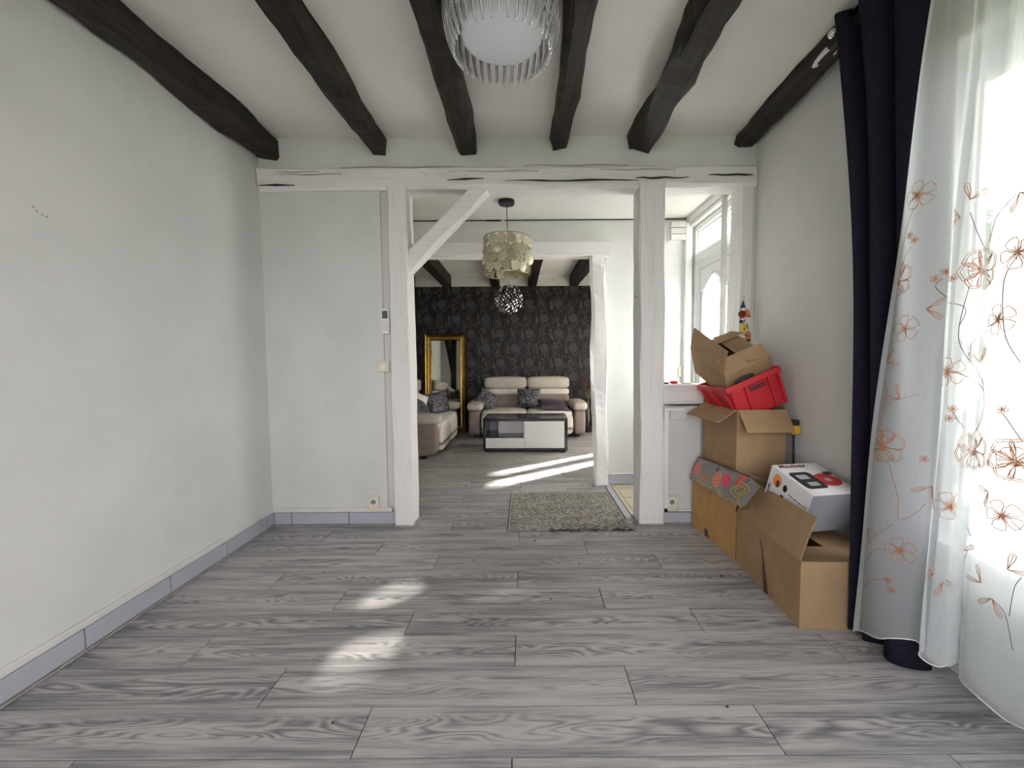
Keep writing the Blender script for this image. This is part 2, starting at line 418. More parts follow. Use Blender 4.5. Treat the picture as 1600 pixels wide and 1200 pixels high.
# partition between room and hall
struct('wall_partition', [((XL, 2.88, 0), (-.965, 3.02, 2.30)), ((-.965, 2.905, 0), (-.88, 3.02, 2.30)), ((XL, 2.88, 2.42), (XR, 3.02, CZ)),
                          ((.95, 2.88, 0), (XR, 3.02, .84)), ((1.535, 2.875, .84), (XR, 3.02, 2.30))], 'plaster_grey')
struct('ceiling_hall', [((-1.9, 3.02, 2.39), (1.6, 3.80, 2.47))], 'ceiling')
HX = 1.50
struct('wall_hall_far', [((.73, 3.80, 0), (1.62, 3.93, 2.39)), ((-1.9, 3.80, 2.17), (.73, 3.93, 2.60)), ((-1.9, 3.80, 0), (-1.35, 3.93, 2.17)), ((.73, 3.80, 2.39), (1.72, 3.93, 2.60)), ((1.62, 3.80, 0), (1.72, 3.93, 2.39))], 'plaster')
struct('wall_hall_right', [((HX, 3.02, 2.345), (1.62, 3.80, 2.39)), ((HX + .1, 3.02, 2.39), (1.8, 3.8, 2.6))], 'plaster')
struct('wall_living_left', [((-2.05, 3.9, 0), (-1.9, 7.0, 2.6))], 'plaster')
wb = tag(box('wall_living_back', (-1.9, 6.85, 0), (1.72, 7.0, 2.335), 'wallpaper'), **st)
struct('trim_1', [((-1.9, 6.84, 2.335), (1.72, 7.0, 2.52))], 'white_wood')
struct('wall_living_right', [((1.58, 3.93, 0), (1.72, 4.5, 2.6)), ((1.58, 4.5, 1.96), (1.72, 7.0, 2.6)), ((1.58, 6.30, 0), (1.72, 7.0, 1.96)), ((1.58, 4.5, 0), (1.72, 6.3, .1))], 'plaster')
struct('ceiling_living', [((-2.0, 3.93, 2.505), (1.72, 7.0, 2.6))], 'ceiling')
# crease gaps and boards in hall
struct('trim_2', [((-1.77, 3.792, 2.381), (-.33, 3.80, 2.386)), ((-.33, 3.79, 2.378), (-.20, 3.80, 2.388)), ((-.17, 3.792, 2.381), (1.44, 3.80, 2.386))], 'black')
struct('trim_3', [((HX - .055, 3.02, 2.33), (HX - .045, 3.80, 2.388)), ((HX - .045, 3.02, 2.30), (HX, 3.80, 2.388))], 'white_gloss')
struct('trim_4', [((HX - .046, 3.02, 2.326), (HX - .044, 3.80, 2.330)), ((HX - .002, 3.02, 2.296), (HX, 3.80, 2.300))], 'cable')
struct('trim_5', [((1.425, 3.74, 0), (1.48, 3.80, 2.34))], 'white_gloss')
for i in range(12):
    pass

# baseboards: each tile a part
def baseboard(name, tiles, cap, cove, gro):
    bb = tag(boxes(name, gro, 'grout'), **st)
    for a, b_ in tiles: box('tile', a, b_, 'tile_grey', bb, bev=.0015)
    for a, b_ in cap: box('ledge', a, b_, 'white_wood', bb, bev=.006, seg=2)
    for a, b_ in cove: box('quarter_round', a, b_, 'cable', bb, bev=.005, seg=2)
js = [-1.18, -.77, -.37, .03, .43, .82, 1.215, 1.61, 2.015, 2.41, 2.80, 2.88]
baseboard('baseboard_left', [((XL + .001, js[i] + .0025, .012), (XL + .012, js[i + 1] - .0025, .094)) for i in range(len(js) - 1)],
          [((XL, -1.18, .097), (XL + .016, 2.88, .128))], [((XL, -1.18, 0), (XL + .022, 2.88, .010))], [((XL, -1.18, .001), (XL + .007, 2.88, .097))])
jx = [XL + .013, -1.635, -1.235, -.91]
baseboard('baseboard_partition', [((jx[i] + .0025, 2.868, .012), (jx[i + 1] - .0025, 2.879, .094)) for i in range(3)],
          [((XL, 2.862, .097), (-.93, 2.88, .128))], [((XL, 2.856, 0), (-.91, 2.88, .010))], [((XL, 2.873, .001), (-.93, 2.88, .097))])
baseboard('baseboard_right', [((.96, 2.868, .004), (1.30, 2.879, .078))], [((1.06, 2.866, .082), (1.5, 2.88, .10))], [((.955, 2.856, 0), (1.5, 2.88, .006))], [((.955, 2.873, 0), (1.5, 2.88, .08))])
baseboard('baseboard_hall', [((.765, 3.788, .004), (1.42, 3.799, .088))], [((.765, 3.785, .091), (1.42, 3.80, .104))], [], [((.765, 3.793, 0), (1.42, 3.80, .09))])

# ------------------------------------------------------------------ ceiling beams of the front room
BG = 'dark beams across the front room ceiling'
beams = [(-1.69, -1.68, .14, 'leftmost dark beam, running along the left wall'), (-.965, -.95, .115, 'second dark ceiling beam from the left wall'),
         (-.365, -.365, .12, 'dark ceiling beam just left of the glass rod lamp'), (.243, .243, .115, 'dark ceiling beam just right of the glass rod lamp'),
         (.785, .80, .15, 'broad scarred dark ceiling beam, second from the right wall'), (1.475, 1.40, .12, 'rightmost dark beam with pale patches, meeting the navy curtain')]
bz = [2.49, 2.515, 2.515, 2.54, 2.53, 2.556]
for i, (xa, xb, w_, lb) in enumerate(beams):
    hh = CZ + .012 - bz[i]
    me = rough_beam((xb, -1.18, bz[i] + hh / 2), (xa, 2.878, bz[i] + hh / 2), w_ if i != 4 else .16, hh, .017 if i != 4 else .024, i + 1, 60, (1.12, 1.0), .16)
    o = tag(link('ceiling_beam', me, 'oak'), lb, 'beam', BG)
    if i == 1:
        tube('split', [(-.985, y_ / 10, bz[i] + .004 - .003 * math.sin(y_)) for y_ in range(13, 27)], .004, 'black', o, 5)
    if i == 5:
        for (xa_, ya, yb, w__) in ((1.395, 2.00, 2.12, .024), (1.43, 1.93, 2.03, .018), (1.40, 1.90, 1.985, .018)):
            me = rough_beam((xa_, ya, bz[i] + .002), (xa_ + .02, yb, bz[i] + .004), w__, .012, .004, 60 + ya, 8)
            link('filler_patch', me, 'ceiling', o)

# ------------------------------------------------------------------ white timber frame
mb = tag(link('white_crossbeam', rough_beam((XL + .01, 2.93, 2.362), (XR - .01, 2.93, 2.362), .165, .145, .010, 21, 60, None, .12), 'white_beam'),
         'long white painted beam spanning the whole opening above the two white posts', 'beam')
crack('split', [(XL + .02 + i * .06, 2.840, 2.312 + .002 * math.sin(i)) for i in range(5)], .012, 'black', mb, (0, -.003, 0))
crack('split', [(-.50 + i * .06, 2.838, 2.336 - .010 * (i / 11) + .012 * math.sin(i * .35)) for i in range(5)], .012, 'black', mb, (0, -.006, 0))
crack('split', [(-.12 + i * .08, 2.838, 2.328 + .003 * math.sin(i)) for i in range(12)], .010, 'black', mb, (0, -.006, 0))
crack('split', [(1.22 + i * .05, 2.840, 2.358 + .002 * math.sin(i * 2)) for i in range(7)], .014, 'black', mb, (0, -.005, 0))
crack('split', [(.74 + i * .05, 2.840, 2.342 + .004 * math.sin(i * 2)) for i in range(8)], .012, 'black', mb, (0, -.005, 0))
def wpost(name, p0, p1, w, h, amp, seed, lb, cut=.05, taper=None, up=(0, 1, 0), cat='post'):
    return tag(link(name, rough_beam(p0, p1, w, h, amp, seed, 30, taper, cut, up), 'white_post'), lb, cat)
for (x_, z_) in ((-.66, 2.378), (1.02, 2.385), (.35, 2.37)):
    link('knot', lathe([(0.0001, .004), (.010, .005), (.016, .002), (.019, -.003)], 14), 'white_beam', mb, loc=(x_, 2.846, z_), rot=(R(90), 0, 0), smooth=True)
for (xa, xb, z_) in ((-1.75, -1.35, 2.40), (-1.74, -1.2, 2.383), (-.5, .1, 2.395), (.5, 1.0, 2.40), (-1.2, -.4, 2.425), (.0, .7, 2.43)):
    crack('grain_split', [(xa + (xb - xa) * i / 12, 2.846, z_ + .003 * math.sin(i * .9 + xa)) for i in range(13)], .0035, 'cable', mb, (0, -.003, 0))
pl = wpost('timber_post', (-.843, 2.925, 0), (-.838, 2.925, 2.305), .128, .17, .004, 31, 'white square timber post at the left of the doorway, under the diagonal brace')
boxes('base_strip', [((-.912, 2.825, 0), (-.770, 2.838, .014)), ((-.776, 2.825, 0), (-.762, 3.01, .014))], 'cable', pl, .003)
pr = wpost('timber_post', (.872, 2.925, 0), (.852, 2.925, 2.315), .165, .19, .005, 33, 'white timber post right of the doorway, beside the half wall')
boxes('base_strip', [((.775, 2.818, 0), (.955, 2.830, .014)), ((.768, 2.818, 0), (.782, 3.01, .014))], 'cable', pr, .003)
jp = wpost('timber_post', (1.498, 2.945, .84), (1.498, 2.945, 2.30), .078, .16, .003, 35, 'narrow white post against the right wall, behind the hanging garland')
br = tag(link('diagonal_brace', rough_beam((-.83, 2.93, 1.77), (-.255, 2.93, 2.335), .10, .105, .007, 37, 24, None, .06, (0, 1, 0)), 'white_beam'),
         'short white diagonal brace from the left post up to the crossbeam', 'brace')
rail = tag(link('sill_rail', rough_beam((.945, 2.94, .905), (1.46, 2.94, .905), .17, .135, .004, 39, 16, None, .05), 'white_beam'),
           'white wooden rail topping the half wall behind the red crate', 'rail')
crack('split', [(.94 + i * .06, 2.86, .832) for i in range(7)], .008, 'black', rail, (0, -.006, 0))
# far opening of the hall
tag(link('white_lintel', rough_beam((-1.76, 3.79, 2.118), (.76, 3.79, 2.118), .13, .125, .005, 41, 40, None, .06), 'white_beam'), 'white lintel beam over the far opening, behind the gold shell lamp', 'beam')
wp = wpost('wavy_post', (.688, 3.79, 0), (.655, 3.79, 2.08), .135, .12, .017, 44, 'crooked white post at the far opening, left of the bare hall wall', .14)
link('base_strip', me_box((.60, 3.715, 0), (.745, 3.727, .014), .003), 'cable', wp)

# ------------------------------------------------------------------ window of the front room
def frame_ring(y0, y1, z0, z1, t_, x0, x1):
    return [((x0, y0, z0), (x1, y1, z0 + t_)), ((x0, y0, z1 - t_), (x1, y1, z1)), ((x0, y0, z0 + t_), (x1, y0 + t_, z1 - t_)), ((x0, y1 - t_, z0 + t_), (x1, y1, z1 - t_))]
wn = tag(boxes('window_1', frame_ring(WY0, WY1, WZ0, 2.30, .05, 1.70, 1.77), 'white_gloss', bev=.003), **st)
for (a, b_) in ((WY0 + .05, .945), (.955, WY1 - .05)):
    f = boxes('sash', frame_ring(a, b_, WZ0 + .05, 2.25, .075, 1.685, 1.75), 'white_gloss', wn, .004)
    boxes('glazing_bead', frame_ring(a + .075, b_ - .075, WZ0 + .125, 2.175, .012, 1.70, 1.735), 'white_gloss', f, .002)
    boxes('pane', [((1.715, a + .087, WZ0 + .137), (1.721, b_ - .087, 2.163))], 'glass', f)
sb = boxes('shutter_box', [((1.60, WY0, 2.30), (1.80, WY1, 2.50))], 'white_gloss', wn, .004)
boxes('box_rib', [((1.597, WY0, 2.33 + .035 * i), (1.602, WY1, 2.336 + .035 * i)) for i in range(5)], 'cable', sb)
box('window_sill', (1.545, WY0 - .02, WZ0 - .02), (1.70, WY1 + .02, WZ0 + .005), 'white_gloss', wn, bev=.004)
# unseen window behind the viewpoint, added to brighten the front room
w2 = tag(boxes('window_added', [((-1.1, -1.28, .35), (1.3, -1.22, .42)), ((-1.1, -1.28, 2.28), (1.3, -1.22, 2.35)), ((-1.1, -1.28, .42), (-1.03, -1.22, 2.28)), ((1.23, -1.28, .42), (1.3, -1.22, 2.28)), ((.05, -1.28, .42), (.15, -1.22, 2.28))], 'white_gloss', bev=.003), **st)
boxes('pane', [((-1.03, -1.252, .42), (.05, -1.247, 2.28)), ((.15, -1.252, .42), (1.23, -1.247, 2.28))], 'glass', w2)
# living room window with pale curtains leaving two slits
w3 = tag(boxes('window_3', [((1.66, 4.5, .1), (1.71, 4.56, 1.96)), ((1.66, 6.24, .1), (1.71, 6.3, 1.96)), ((1.66, 4.5, 1.94), (1.71, 6.3, 1.96)), ((1.66, 4.5, .1), (1.71, 6.3, .16))], 'white_gloss'), **st)
boxes('pane', [((1.68, 4.56, .16), (1.685, 6.24, 1.95))], 'glass', w3)
for i, (a, b_) in enumerate(((4.44, 5.10), (5.27, 5.49), (5.61, 6.36))):
    box('curtain_panel', (1.575 - .012, a, .02), (1.575 - .009, b_, 2.2), 'living_sheer', w3)

# ------------------------------------------------------------------ hall front door and transom
dr = tag(boxes('door_1', [((HX, 3.035, 0), (1.60, 3.10, 2.0)), ((HX, 3.035, 2.0), (1.60, 3.065, 2.345)), ((HX, 3.72, 0), (1.60, 3.80, 2.345)), ((HX, 3.065, 2.25), (1.60, 3.72, 2.345)), ((HX, 3.065, 1.975), (1.60, 3.72, 2.055))], 'white_gloss', bev=.004), **st)
boxes('transom_bead', frame_ring(3.065, 3.72, 2.055, 2.25, .016, HX + .02, HX + .07), 'white_gloss', dr, .002)
boxes('pane', [((HX + .04, 3.08, 2.070), (HX + .046, 3.705, 2.235))], 'glass', dr)
# leaf with an arched glass opening
def arch_z(t_):   # t in 0..1 across the glass
    s_ = math.sin(math.pi * t_); return 1.70 + .115 * (.5 - .5 * math.cos(2 * math.pi * min(1, max(0, t_))))
GY0, GY1, GZ0 = 3.18, 3.62, .80
N_ = 20; vs_, fs = [], []
def quad(a, b_, c, d):
    i = len(vs_); vs_.extend([a, b_, c, d]); fs.append((i, i + 1, i + 2, i + 3))
LY0, LY1, LZ1, XF, XB = 3.10, 3.72, 1.975, HX + .025, HX + .075
for xq in (XF, XB):
    quad((xq, LY0, .01), (xq, GY0, .01), (xq, GY0, LZ1), (xq, LY0, LZ1)); quad((xq, GY1, .01), (xq, LY1, .01), (xq, LY1, LZ1), (xq, GY1, LZ1))
    quad((xq, GY0, .01), (xq, GY1, .01), (xq, GY1, GZ0), (xq, GY0, GZ0))
    for i in range(N_):
        ta, tb = i / N_, (i + 1) / N_; ya, yb = GY0 + (GY1 - GY0) * ta, GY0 + (GY1 - GY0) * tb
        quad((xq, ya, arch_z(ta)), (xq, yb, arch_z(tb)), (xq, yb, LZ1), (xq, ya, LZ1))
for i in range(N_):
    ta, tb = i / N_, (i + 1) / N_; ya, yb = GY0 + (GY1 - GY0) * ta, GY0 + (GY1 - GY0) * tb
    quad((XF, ya, arch_z(ta)), (XF, yb, arch_z(tb)), (XB, yb, arch_z(tb)), (XB, ya, arch_z(ta)))
quad((XF, GY0, GZ0), (XF, GY0, arch_z(0)), (XB, GY0, arch_z(0)), (XB, GY0, GZ0)); quad((XF, GY1, GZ0), (XF, GY1, arch_z(1)), (XB, GY1, arch_z(1)), (XB, GY1, GZ0)); quad((XF, GY0, GZ0), (XF, GY1, GZ0), (XB, GY1, GZ0), (XB, GY0, GZ0))
leaf = link('door_leaf', pd(vs_, fs), 'white_gloss', dr)
for off, rr, xo in ((.018, .010, 0), (.040, .006, 0)):
    P = [(XF - .002, GY0 - off, GZ0 - off)] + [(XF - .002, GY0 - off + (GY1 - GY0 + 2 * off) * i / 24, arch_z(i / 24) + off) for i in range(25)] + [(XF - .002, GY1 + off, GZ0 - off), (XF - .002, GY0 - off, GZ0 - off)]
    tube('moulding', P, rr, 'white_gloss', leaf)
boxes('groove', frame_ring(3.145, 3.675, .08, 1.92, .004, XF - .0015, XF + .001), 'cable', leaf)
P = [(GY0 + (GY1 - GY0) * i / 20, arch_z(i / 20)) for i in range(21)]
gv = [(XF + .02, y_, GZ0) for y_, _ in P] + [(XF + .02, y_, z_) for y_, z_ in P]
gv += [(XF + .026, b_, c_) for a_, b_, c_ in gv]; n1 = 42
gf = [(i, i + 1, 22 + i, 21 + i) for i in range(20)] + [(n1 + i, n1 + 21 + i, n1 + 22 + i, n1 + i + 1) for i in range(20)]
link('pane', pd(gv, gf), 'door_glass', leaf)
hd = tube('door_handle', [(XF - .001, 3.15, 1.02), (XF - .05, 3.15, 1.02), (XF - .05, 3.26, 1.02)], .009, 'chrome', leaf)

# pipes and trunking beside the door
for i, (x_, y_, r_) in enumerate(((1.425, 3.06, .011), (1.452, 3.075, .013))):
    o = tube('vertical_pipe', [(x_, y_, .4), (x_, y_, 1.70), (x_, y_, 2.385)], r_, 'white_gloss')
    tag(o, ['thin white vertical pipe, left one of the pair by the hall door', 'thicker white vertical pipe, right one of the pair by the hall door'][i], 'pipe', 'white pipes by the hall door')
    box('pipe_clip', (x_ - r_ - .004, y_ - r_ - .003, 1.70), (x_ + r_ + .004, y_ + r_ + .003, 1.725), 'white_gloss', o, bev=.002)

db = empty('doorbell_box', (1.355, 3.775, 2.27), label='small white doorbell box high on the far hall wall', cat='box')
box('backplate', (-.075, .01, -.085), (.055, .025, .085), 'white_gloss', db, bev=.003)
for i in range(3): box('cover_strip', (-.06, -.03, -.08 + i * .055), (.07, .012, -.03 + i * .055), 'white_wood', db, bev=.003)

# ------------------------------------------------------------------ wall fittings
def french_socket(loc, lb, skirt):
    o = empty('wall_socket', loc, label=lb, cat='socket', group='cream wall sockets')
    box('plate', (-.038, -.018, -.038 - skirt), (.038, 0, .042), 'cream', o, bev=.004, seg=2)
    pr_ = link('socket_face', lathe([(.0, -.002), (.018, -.002), (.019, .004), (.026, .004), (.026, .0)], 24), 'white_gloss', o, loc=(0, -.018, 0), rot=(R(90), 0, 0))
    link('socket_well', lathe([(.0, .0035), (.019, .0035), (.019, .003)], 20), 'cable', o, loc=(0, -.018, 0), rot=(R(90), 0, 0))
    for s_ in (-1, 1): link('pin_hole', lathe([(0, .005), (.0035, .005), (.0035, .003)], 10), 'black', o, loc=(s_ * .0095, -.018, -.001), rot=(R(90), 0, 0))
    link('earth_pin', lathe([(0, .010), (.003, .009), (.003, .003)], 10), 'dark_metal', o, loc=(0, -.018, .009), rot=(R(90), 0, 0))
french_socket((-1.058, 2.878, .170), 'cream wall socket low on the wall left of the doorway', .025)
french_socket((1.015, 2.876, .155), 'cream wall socket low beside the right post, near the cardboard boxes', .018)
sw = empty('light_switch', (-.97, 2.878, 1.11), label='cream square light switch beside the left post', cat='switch')
box('plate', (-.043, -.012, -.038), (.043, 0, .038), 'cream', sw, bev=.004, seg=2); box('rocker', (-.022, -.018, -.028), (.026, -.010, .028), 'bag_white', sw, bev=.003)
th = empty('thermostat', (-.948, 2.90, 1.418), label='white wall thermostat with a small grey screen beside the left post', cat='thermostat')
box('housing', (-.026, -.028, -.085), (.026, 0, .085), 'white_gloss', th, bev=.005, seg=2); box('screen', (-.019, -.030, .018), (.019, -.027, .070), 'screen', th, bev=.001)
box('button_panel', (-.019, -.030, -.065), (.019, -.027, .005), 'white_wood', th, bev=.001)
s2 = empty('light_switch', (1.43, 3.797, 1.03), label='cream light switch on the bright hall wall seen over the sill', cat='switch')
box('plate', (-.04, -.012, -.045), (.04, 0, .045), 'cream', s2, bev=.003); box('rocker', (-.02, -.017, -.03), (.02, -.010, .03), 'bag_white', s2, bev=.003)
tr = empty('cable_trunking', (.968, 2.878, 0), label='white vertical cable trunking on the half wall beside the right post', cat='trunking')
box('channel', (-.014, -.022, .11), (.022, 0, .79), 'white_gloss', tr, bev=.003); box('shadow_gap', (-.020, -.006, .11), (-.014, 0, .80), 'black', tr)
box('elbow', (-.014, -.024, .79), (.13, -.002, .812), 'white_gloss', tr, bev=.003); box('end_plug', (-.012, -.02, .085), (.020, -.002, .109), 'dark_metal', tr, bev=.002)
jb = empty('junction_plate', (1.055, 2.878, .775), label='blank painted cover plate below the rail, with a black number scrawl', cat='plate')
box('plate', (-.058, -.014, -.045), (.060, 0, .045), 'white_wood', jb, bev=.004, seg=2)
for q in ((-.03, -.01), (.02, -.03), (.02, .03)): box('screw', (q[0] - .002, -.0155, q[1] - .002), (q[0] + .002, -.014, q[1] + .002), 'cable', jb)
tube('pen_mark', [(-.050 + .007 * math.cos(a * .7) , -.0155, .025 + .012 * math.sin(a * 1.4)) for a in range(10)], .0015, 'black', jb)
rc = empty('reel_cap', (1.045, 2.93, .975), label='small red round lid on the white sill', cat='lid')
link('lid_disc', lathe([(0, .018), (.022, .018), (.025, .014), (.025, .004), (.021, 0), (0, 0)], 24), 'red', rc, smooth=True); box('tab', (-.036, -.006, .004), (-.022, .006, .012), 'red', rc, bev=.002)
lc = link('lid', lathe([(0, .010), (.016, .010), (.019, .007), (.019, 0), (0, 0)], 20), 'blue_dark', loc=(.985, 2.925, .974)); tag(lc, 'tiny dark round cap on the sill, left of the red lid', 'cap')
tg = boxes('paper_tag', [((1.095, 2.90, .974), (1.15, 2.93, .980))], 'sofa_beige'); tag(tg, 'small flat beige tag on the sill, right of the red lid', 'tag')
hk = tag(tube('wall_hook', [(.772, 2.90, 1.57), (.757, 2.895, 1.575), (.752, 2.893, 1.59)], .003, 'cable'), 'tiny metal hook on the side of the right post', 'hook')

# ------------------------------------------------------------------ doormat
mt = tag(box('doormat', (-.11, 2.765, .0), (.70, 3.55, .007), 'mat', bev=.002), 'worn speckled grey-brown carpet mat on the floor of the doorway', 'mat')
boxes('edge_strip', [((-.122, 2.755, 0), (-.110, 3.55, .004)), ((-.11, 2.752, 0), (.71, 2.765, .0035)), ((.70, 2.76, 0), (.712, 3.55, .004))], 'cable', mt)
boxes('edge_gap', [((-.127, 2.75, 0), (-.1225, 3.56, .003)), ((-.12, 2.747, 0), (.71, 2.7515, .002))], 'black', mt)
vs2, fs2 = [], []
for i in range(60):
    x_ = .15 + random.random() ** 1.0 * .55; y_ = 2.75 + random.gauss(0, .012); a_ = random.gauss(0, .5); l_ = random.uniform(.015, .06)
    tube_data([(x_, y_, .006), (x_ + l_ / 2 * math.cos(a_), y_ + l_ / 2 * math.sin(a_), .010), (x_ + l_ * math.cos(a_), y_ + l_ * math.sin(a_) - .005, .004)], random.uniform(.0012, .0028), 4, vs2, fs2)
tag(link('frayed_edge', pd(vs2, fs2), 'brown_side', mt), kind='stuff')
for i, (x_, y_, s_) in enumerate(((.055, 2.60, .010), (-1.69 + .3, 2.68, .006), (-.30, 2.35, .005), (-1.1, 2.22, .005), (.30, 2.30, .005), (.12, 1.95, .005), (.66, 1.32, .006), (-.62, 1.27, .005), (1.03, 2.15, .008))):
    v_ = [(x_ + s_ * (.6 + .5 * random.random()) * math.cos(a) , y_ + s_ * (.6 + .5 * random.random()) * math.sin(a), 0) for a in (0, 1, 2.1, 3.2, 4.3, 5.3)]
    v_ += [(p[0], p[1], s_ * .5) for p in v_]
    o = link('crumb', pd(v_, [(0, 1, 2, 3, 4, 5)[::-1], (6, 7, 8, 9, 10, 11)] + [(k, (k + 1) % 6, 6 + (k + 1) % 6, 6 + k) for k in range(6)]), 'brown_side')
    tag(o, ['largest dark crumb, just in front of the doormat', 'dark crumb near the left wall corner', 'small crumb on the floor left of the frayed doormat edge', 'small crumb near the left baseboard, halfway down the room', 'small crumb a little in front of the doormat, right of the big one',
            'small crumb in the middle of the floor', 'small crumb in the right foreground planks', 'small crumb in the left foreground planks', 'curled crumb on the floor beside the near cardboard box'][i], 'crumb', 'dark crumbs on the plank floor')

# ------------------------------------------------------------------ glass rod ceiling lamp
LX, LY = -.08, 1.735
lm = empty('ceiling_lamp', (LX, LY, 2.40), label='round ceiling lamp ringed with clear glass rods around a frosted white drum', cat='lamp')
link('drum', lathe([(0, 0.02), (.150, .02), (.158, .022), (.161, .03), (.161, .20), (.150, .205), (0, .205)], 64), 'frost', lm, smooth=True)
link('ceiling_plate', lathe([(0, .205), (.205, .205), (.21, .213), (.21, .229), (0, .229)], 48), 'chrome', lm)
rm = None
for i in range(40):
    if rm is None:
        P = [(.190, 0, .207), (.214, 0, .18), (.228, 0, .13), (.226, 0, .07), (.214, 0, .02), (.198, 0, -.02), (.186, 0, -.045)]
        a_, f_ = tube_data(P, [.005, .007, .0075, .0075, .0075, .007, .004], 8); rm = pd(a_, f_)
        for p in rm.polygons: p.use_smooth = True
        rm.materials.append(M['acrylic'])
    o = bpy.data.objects.new('glass_rod', rm); C.objects.link(o); o.parent = lm; o.rotation_euler = (0, 0, 2 * math.pi * i / 40)

# ------------------------------------------------------------------ gold shell pendant in the hall
gp = empty('pendant_lamp', (-.132, 3.35, 1.815), label='gold pendant lamp with a drum shade of shell discs in the hall', cat='lamp')
link('ceiling_rose', lathe([(0, .545), (.06, .545), (.062, .55), (.062, .574), (0, .574)], 32), 'dark_metal', gp, smooth=False)
tube('cord', [(0, 0, .545), (.004, 0, .4), (.010, 0, .17)], .0028, 'dark_metal', gp)
link('top_ring', lathe([(.176, .286), (.182, .286), (.182, .292), (.176, .292), (.176, .286)], 40), 'brass_pale', gp)
link('bottom_ring', lathe([(.174, .0), (.181, .0), (.181, .006), (.174, .006), (.174, 0)], 40), 'brass_pale', gp)
for a in range(3): tube('spider', [(0.006, 0, .17), (.176 * math.cos(a * 2.09), .176 * math.sin(a * 2.09), .288)], .002, 'brass_pale', gp, 5)
link('bulb', lathe([(0, .07), (.022, .08), (.03, .10), (.024, .13), (.014, .15), (.014, .17), (0, .17)], 16), 'frost', gp, smooth=True)
dm = []
for q in range(3):
    n = 7; vv = [(0, 0, .002)] + [(.041 * (1 + .06 * math.sin(3 * k + q)) * math.cos(2 * math.pi * k / n), .041 * (1 + .05 * math.cos(2 * k + q)) * math.sin(2 * math.pi * k / n), 0) for k in range(n)] + [(0, 0, -.001)]
    dm.append(pd(vv, [(0, 1 + k, 1 + (k + 1) % n) for k in range(n)] + [(n + 1, 1 + (k + 1) % n, 1 + k) for k in range(n)])); dm[-1].materials.append(M['shell'])
for row_ in range(4):
    for k in range(16):
        a = 2 * math.pi * (k + .5 * (row_ % 2)) / 16 + random.uniform(-.03, .03); rr = .178 + .006 * (row_ % 2)
        o = bpy.data.objects.new('shell_disc', dm[k % 3]); C.objects.link(o); o.parent = gp
        o.location = (rr * math.cos(a), rr * math.sin(a), .044 + row_ * .066)
        o.rotation_euler = (R(90) + random.gauss(0, .12), random.uniform(0, 6), a + R(90) + random.gauss(0, .2))

# silver ball pendant in the living room
sbp = empty('ball_pendant', (-.192, 5.3, 1.905), label='round silver ball pendant of small shiny petals in front of the dark wallpaper', cat='lamp')
tube('cord', [(.006, 0, .598), (.0, 0, .4), (.003, 0, .19)], .0025, 'chrome', sbp, 5)
link('ceiling_rose', lathe([(0, .57), (.05, .575), (.05, .60), (0, .60)], 24), 'chrome', sbp)
link('inner_globe', lathe([(.15 * math.sin(math.pi * i / 10), -.15 * math.cos(math.pi * i / 10)) for i in range(11)], 20), 'dark_metal', sbp, smooth=True)
vs3, fs3 = [], []
ga = math.pi * (3 - 5 ** .5); NP = 290
for i in range(NP):
    z_ = 1 - 2 * (i + .5) / NP; r_ = (1 - z_ * z_) ** .5; d = Vector((r_ * math.cos(ga * i), r_ * math.sin(ga * i), z_))
    d2 = (d + noise.random_unit_vector() * .55).normalized(); c_ = d * .178 + noise.random_unit_vector() * .006
    a_ = d2.cross(Vector((0.3, .2, 1))).normalized(); b_ = a_.cross(d2); rr = .0145; bs_ = len(vs3)
    vs3.append(c_ - d2 * .004); vs3 += [c_ + a_ * rr * math.cos(q) * .9 + b_ * rr * math.sin(q) * 1.2 for q in (0, 1.05, 2.1, 3.14, 4.2, 5.25)]
    fs3 += [(bs_, bs_ + 1 + k, bs_ + 1 + (k + 1) % 6) for k in range(6)]
tag(link('petals', pd(vs3, fs3), 'chrome', sbp), kind='stuff')

# ------------------------------------------------------------------ living room beams
for i, (x_, lb) in enumerate(((-1.82, 'leftmost dark beam of the far living room, beside its left wall'), (-1.24, 'dark living room beam above the gold mirror'), (-.46, 'dark living room beam seen left of the gold pendant'), (.13, 'dark living room beam seen right of the gold pendant'), (.80, 'dark living room beam nearest the crooked white post'), (1.5, 'dark living room beam hidden beyond the crooked post'))):
    if i == 5: continue
    me = rough_beam((x_ + .05, 3.94, 2.42), (x_, 6.838, 2.42), .135, .19, .004, 80 + i, 20, None, .06)
    tag(link('ceiling_beam', me, 'oak'), lb, 'beam', 'dark beams across the living room ceiling')

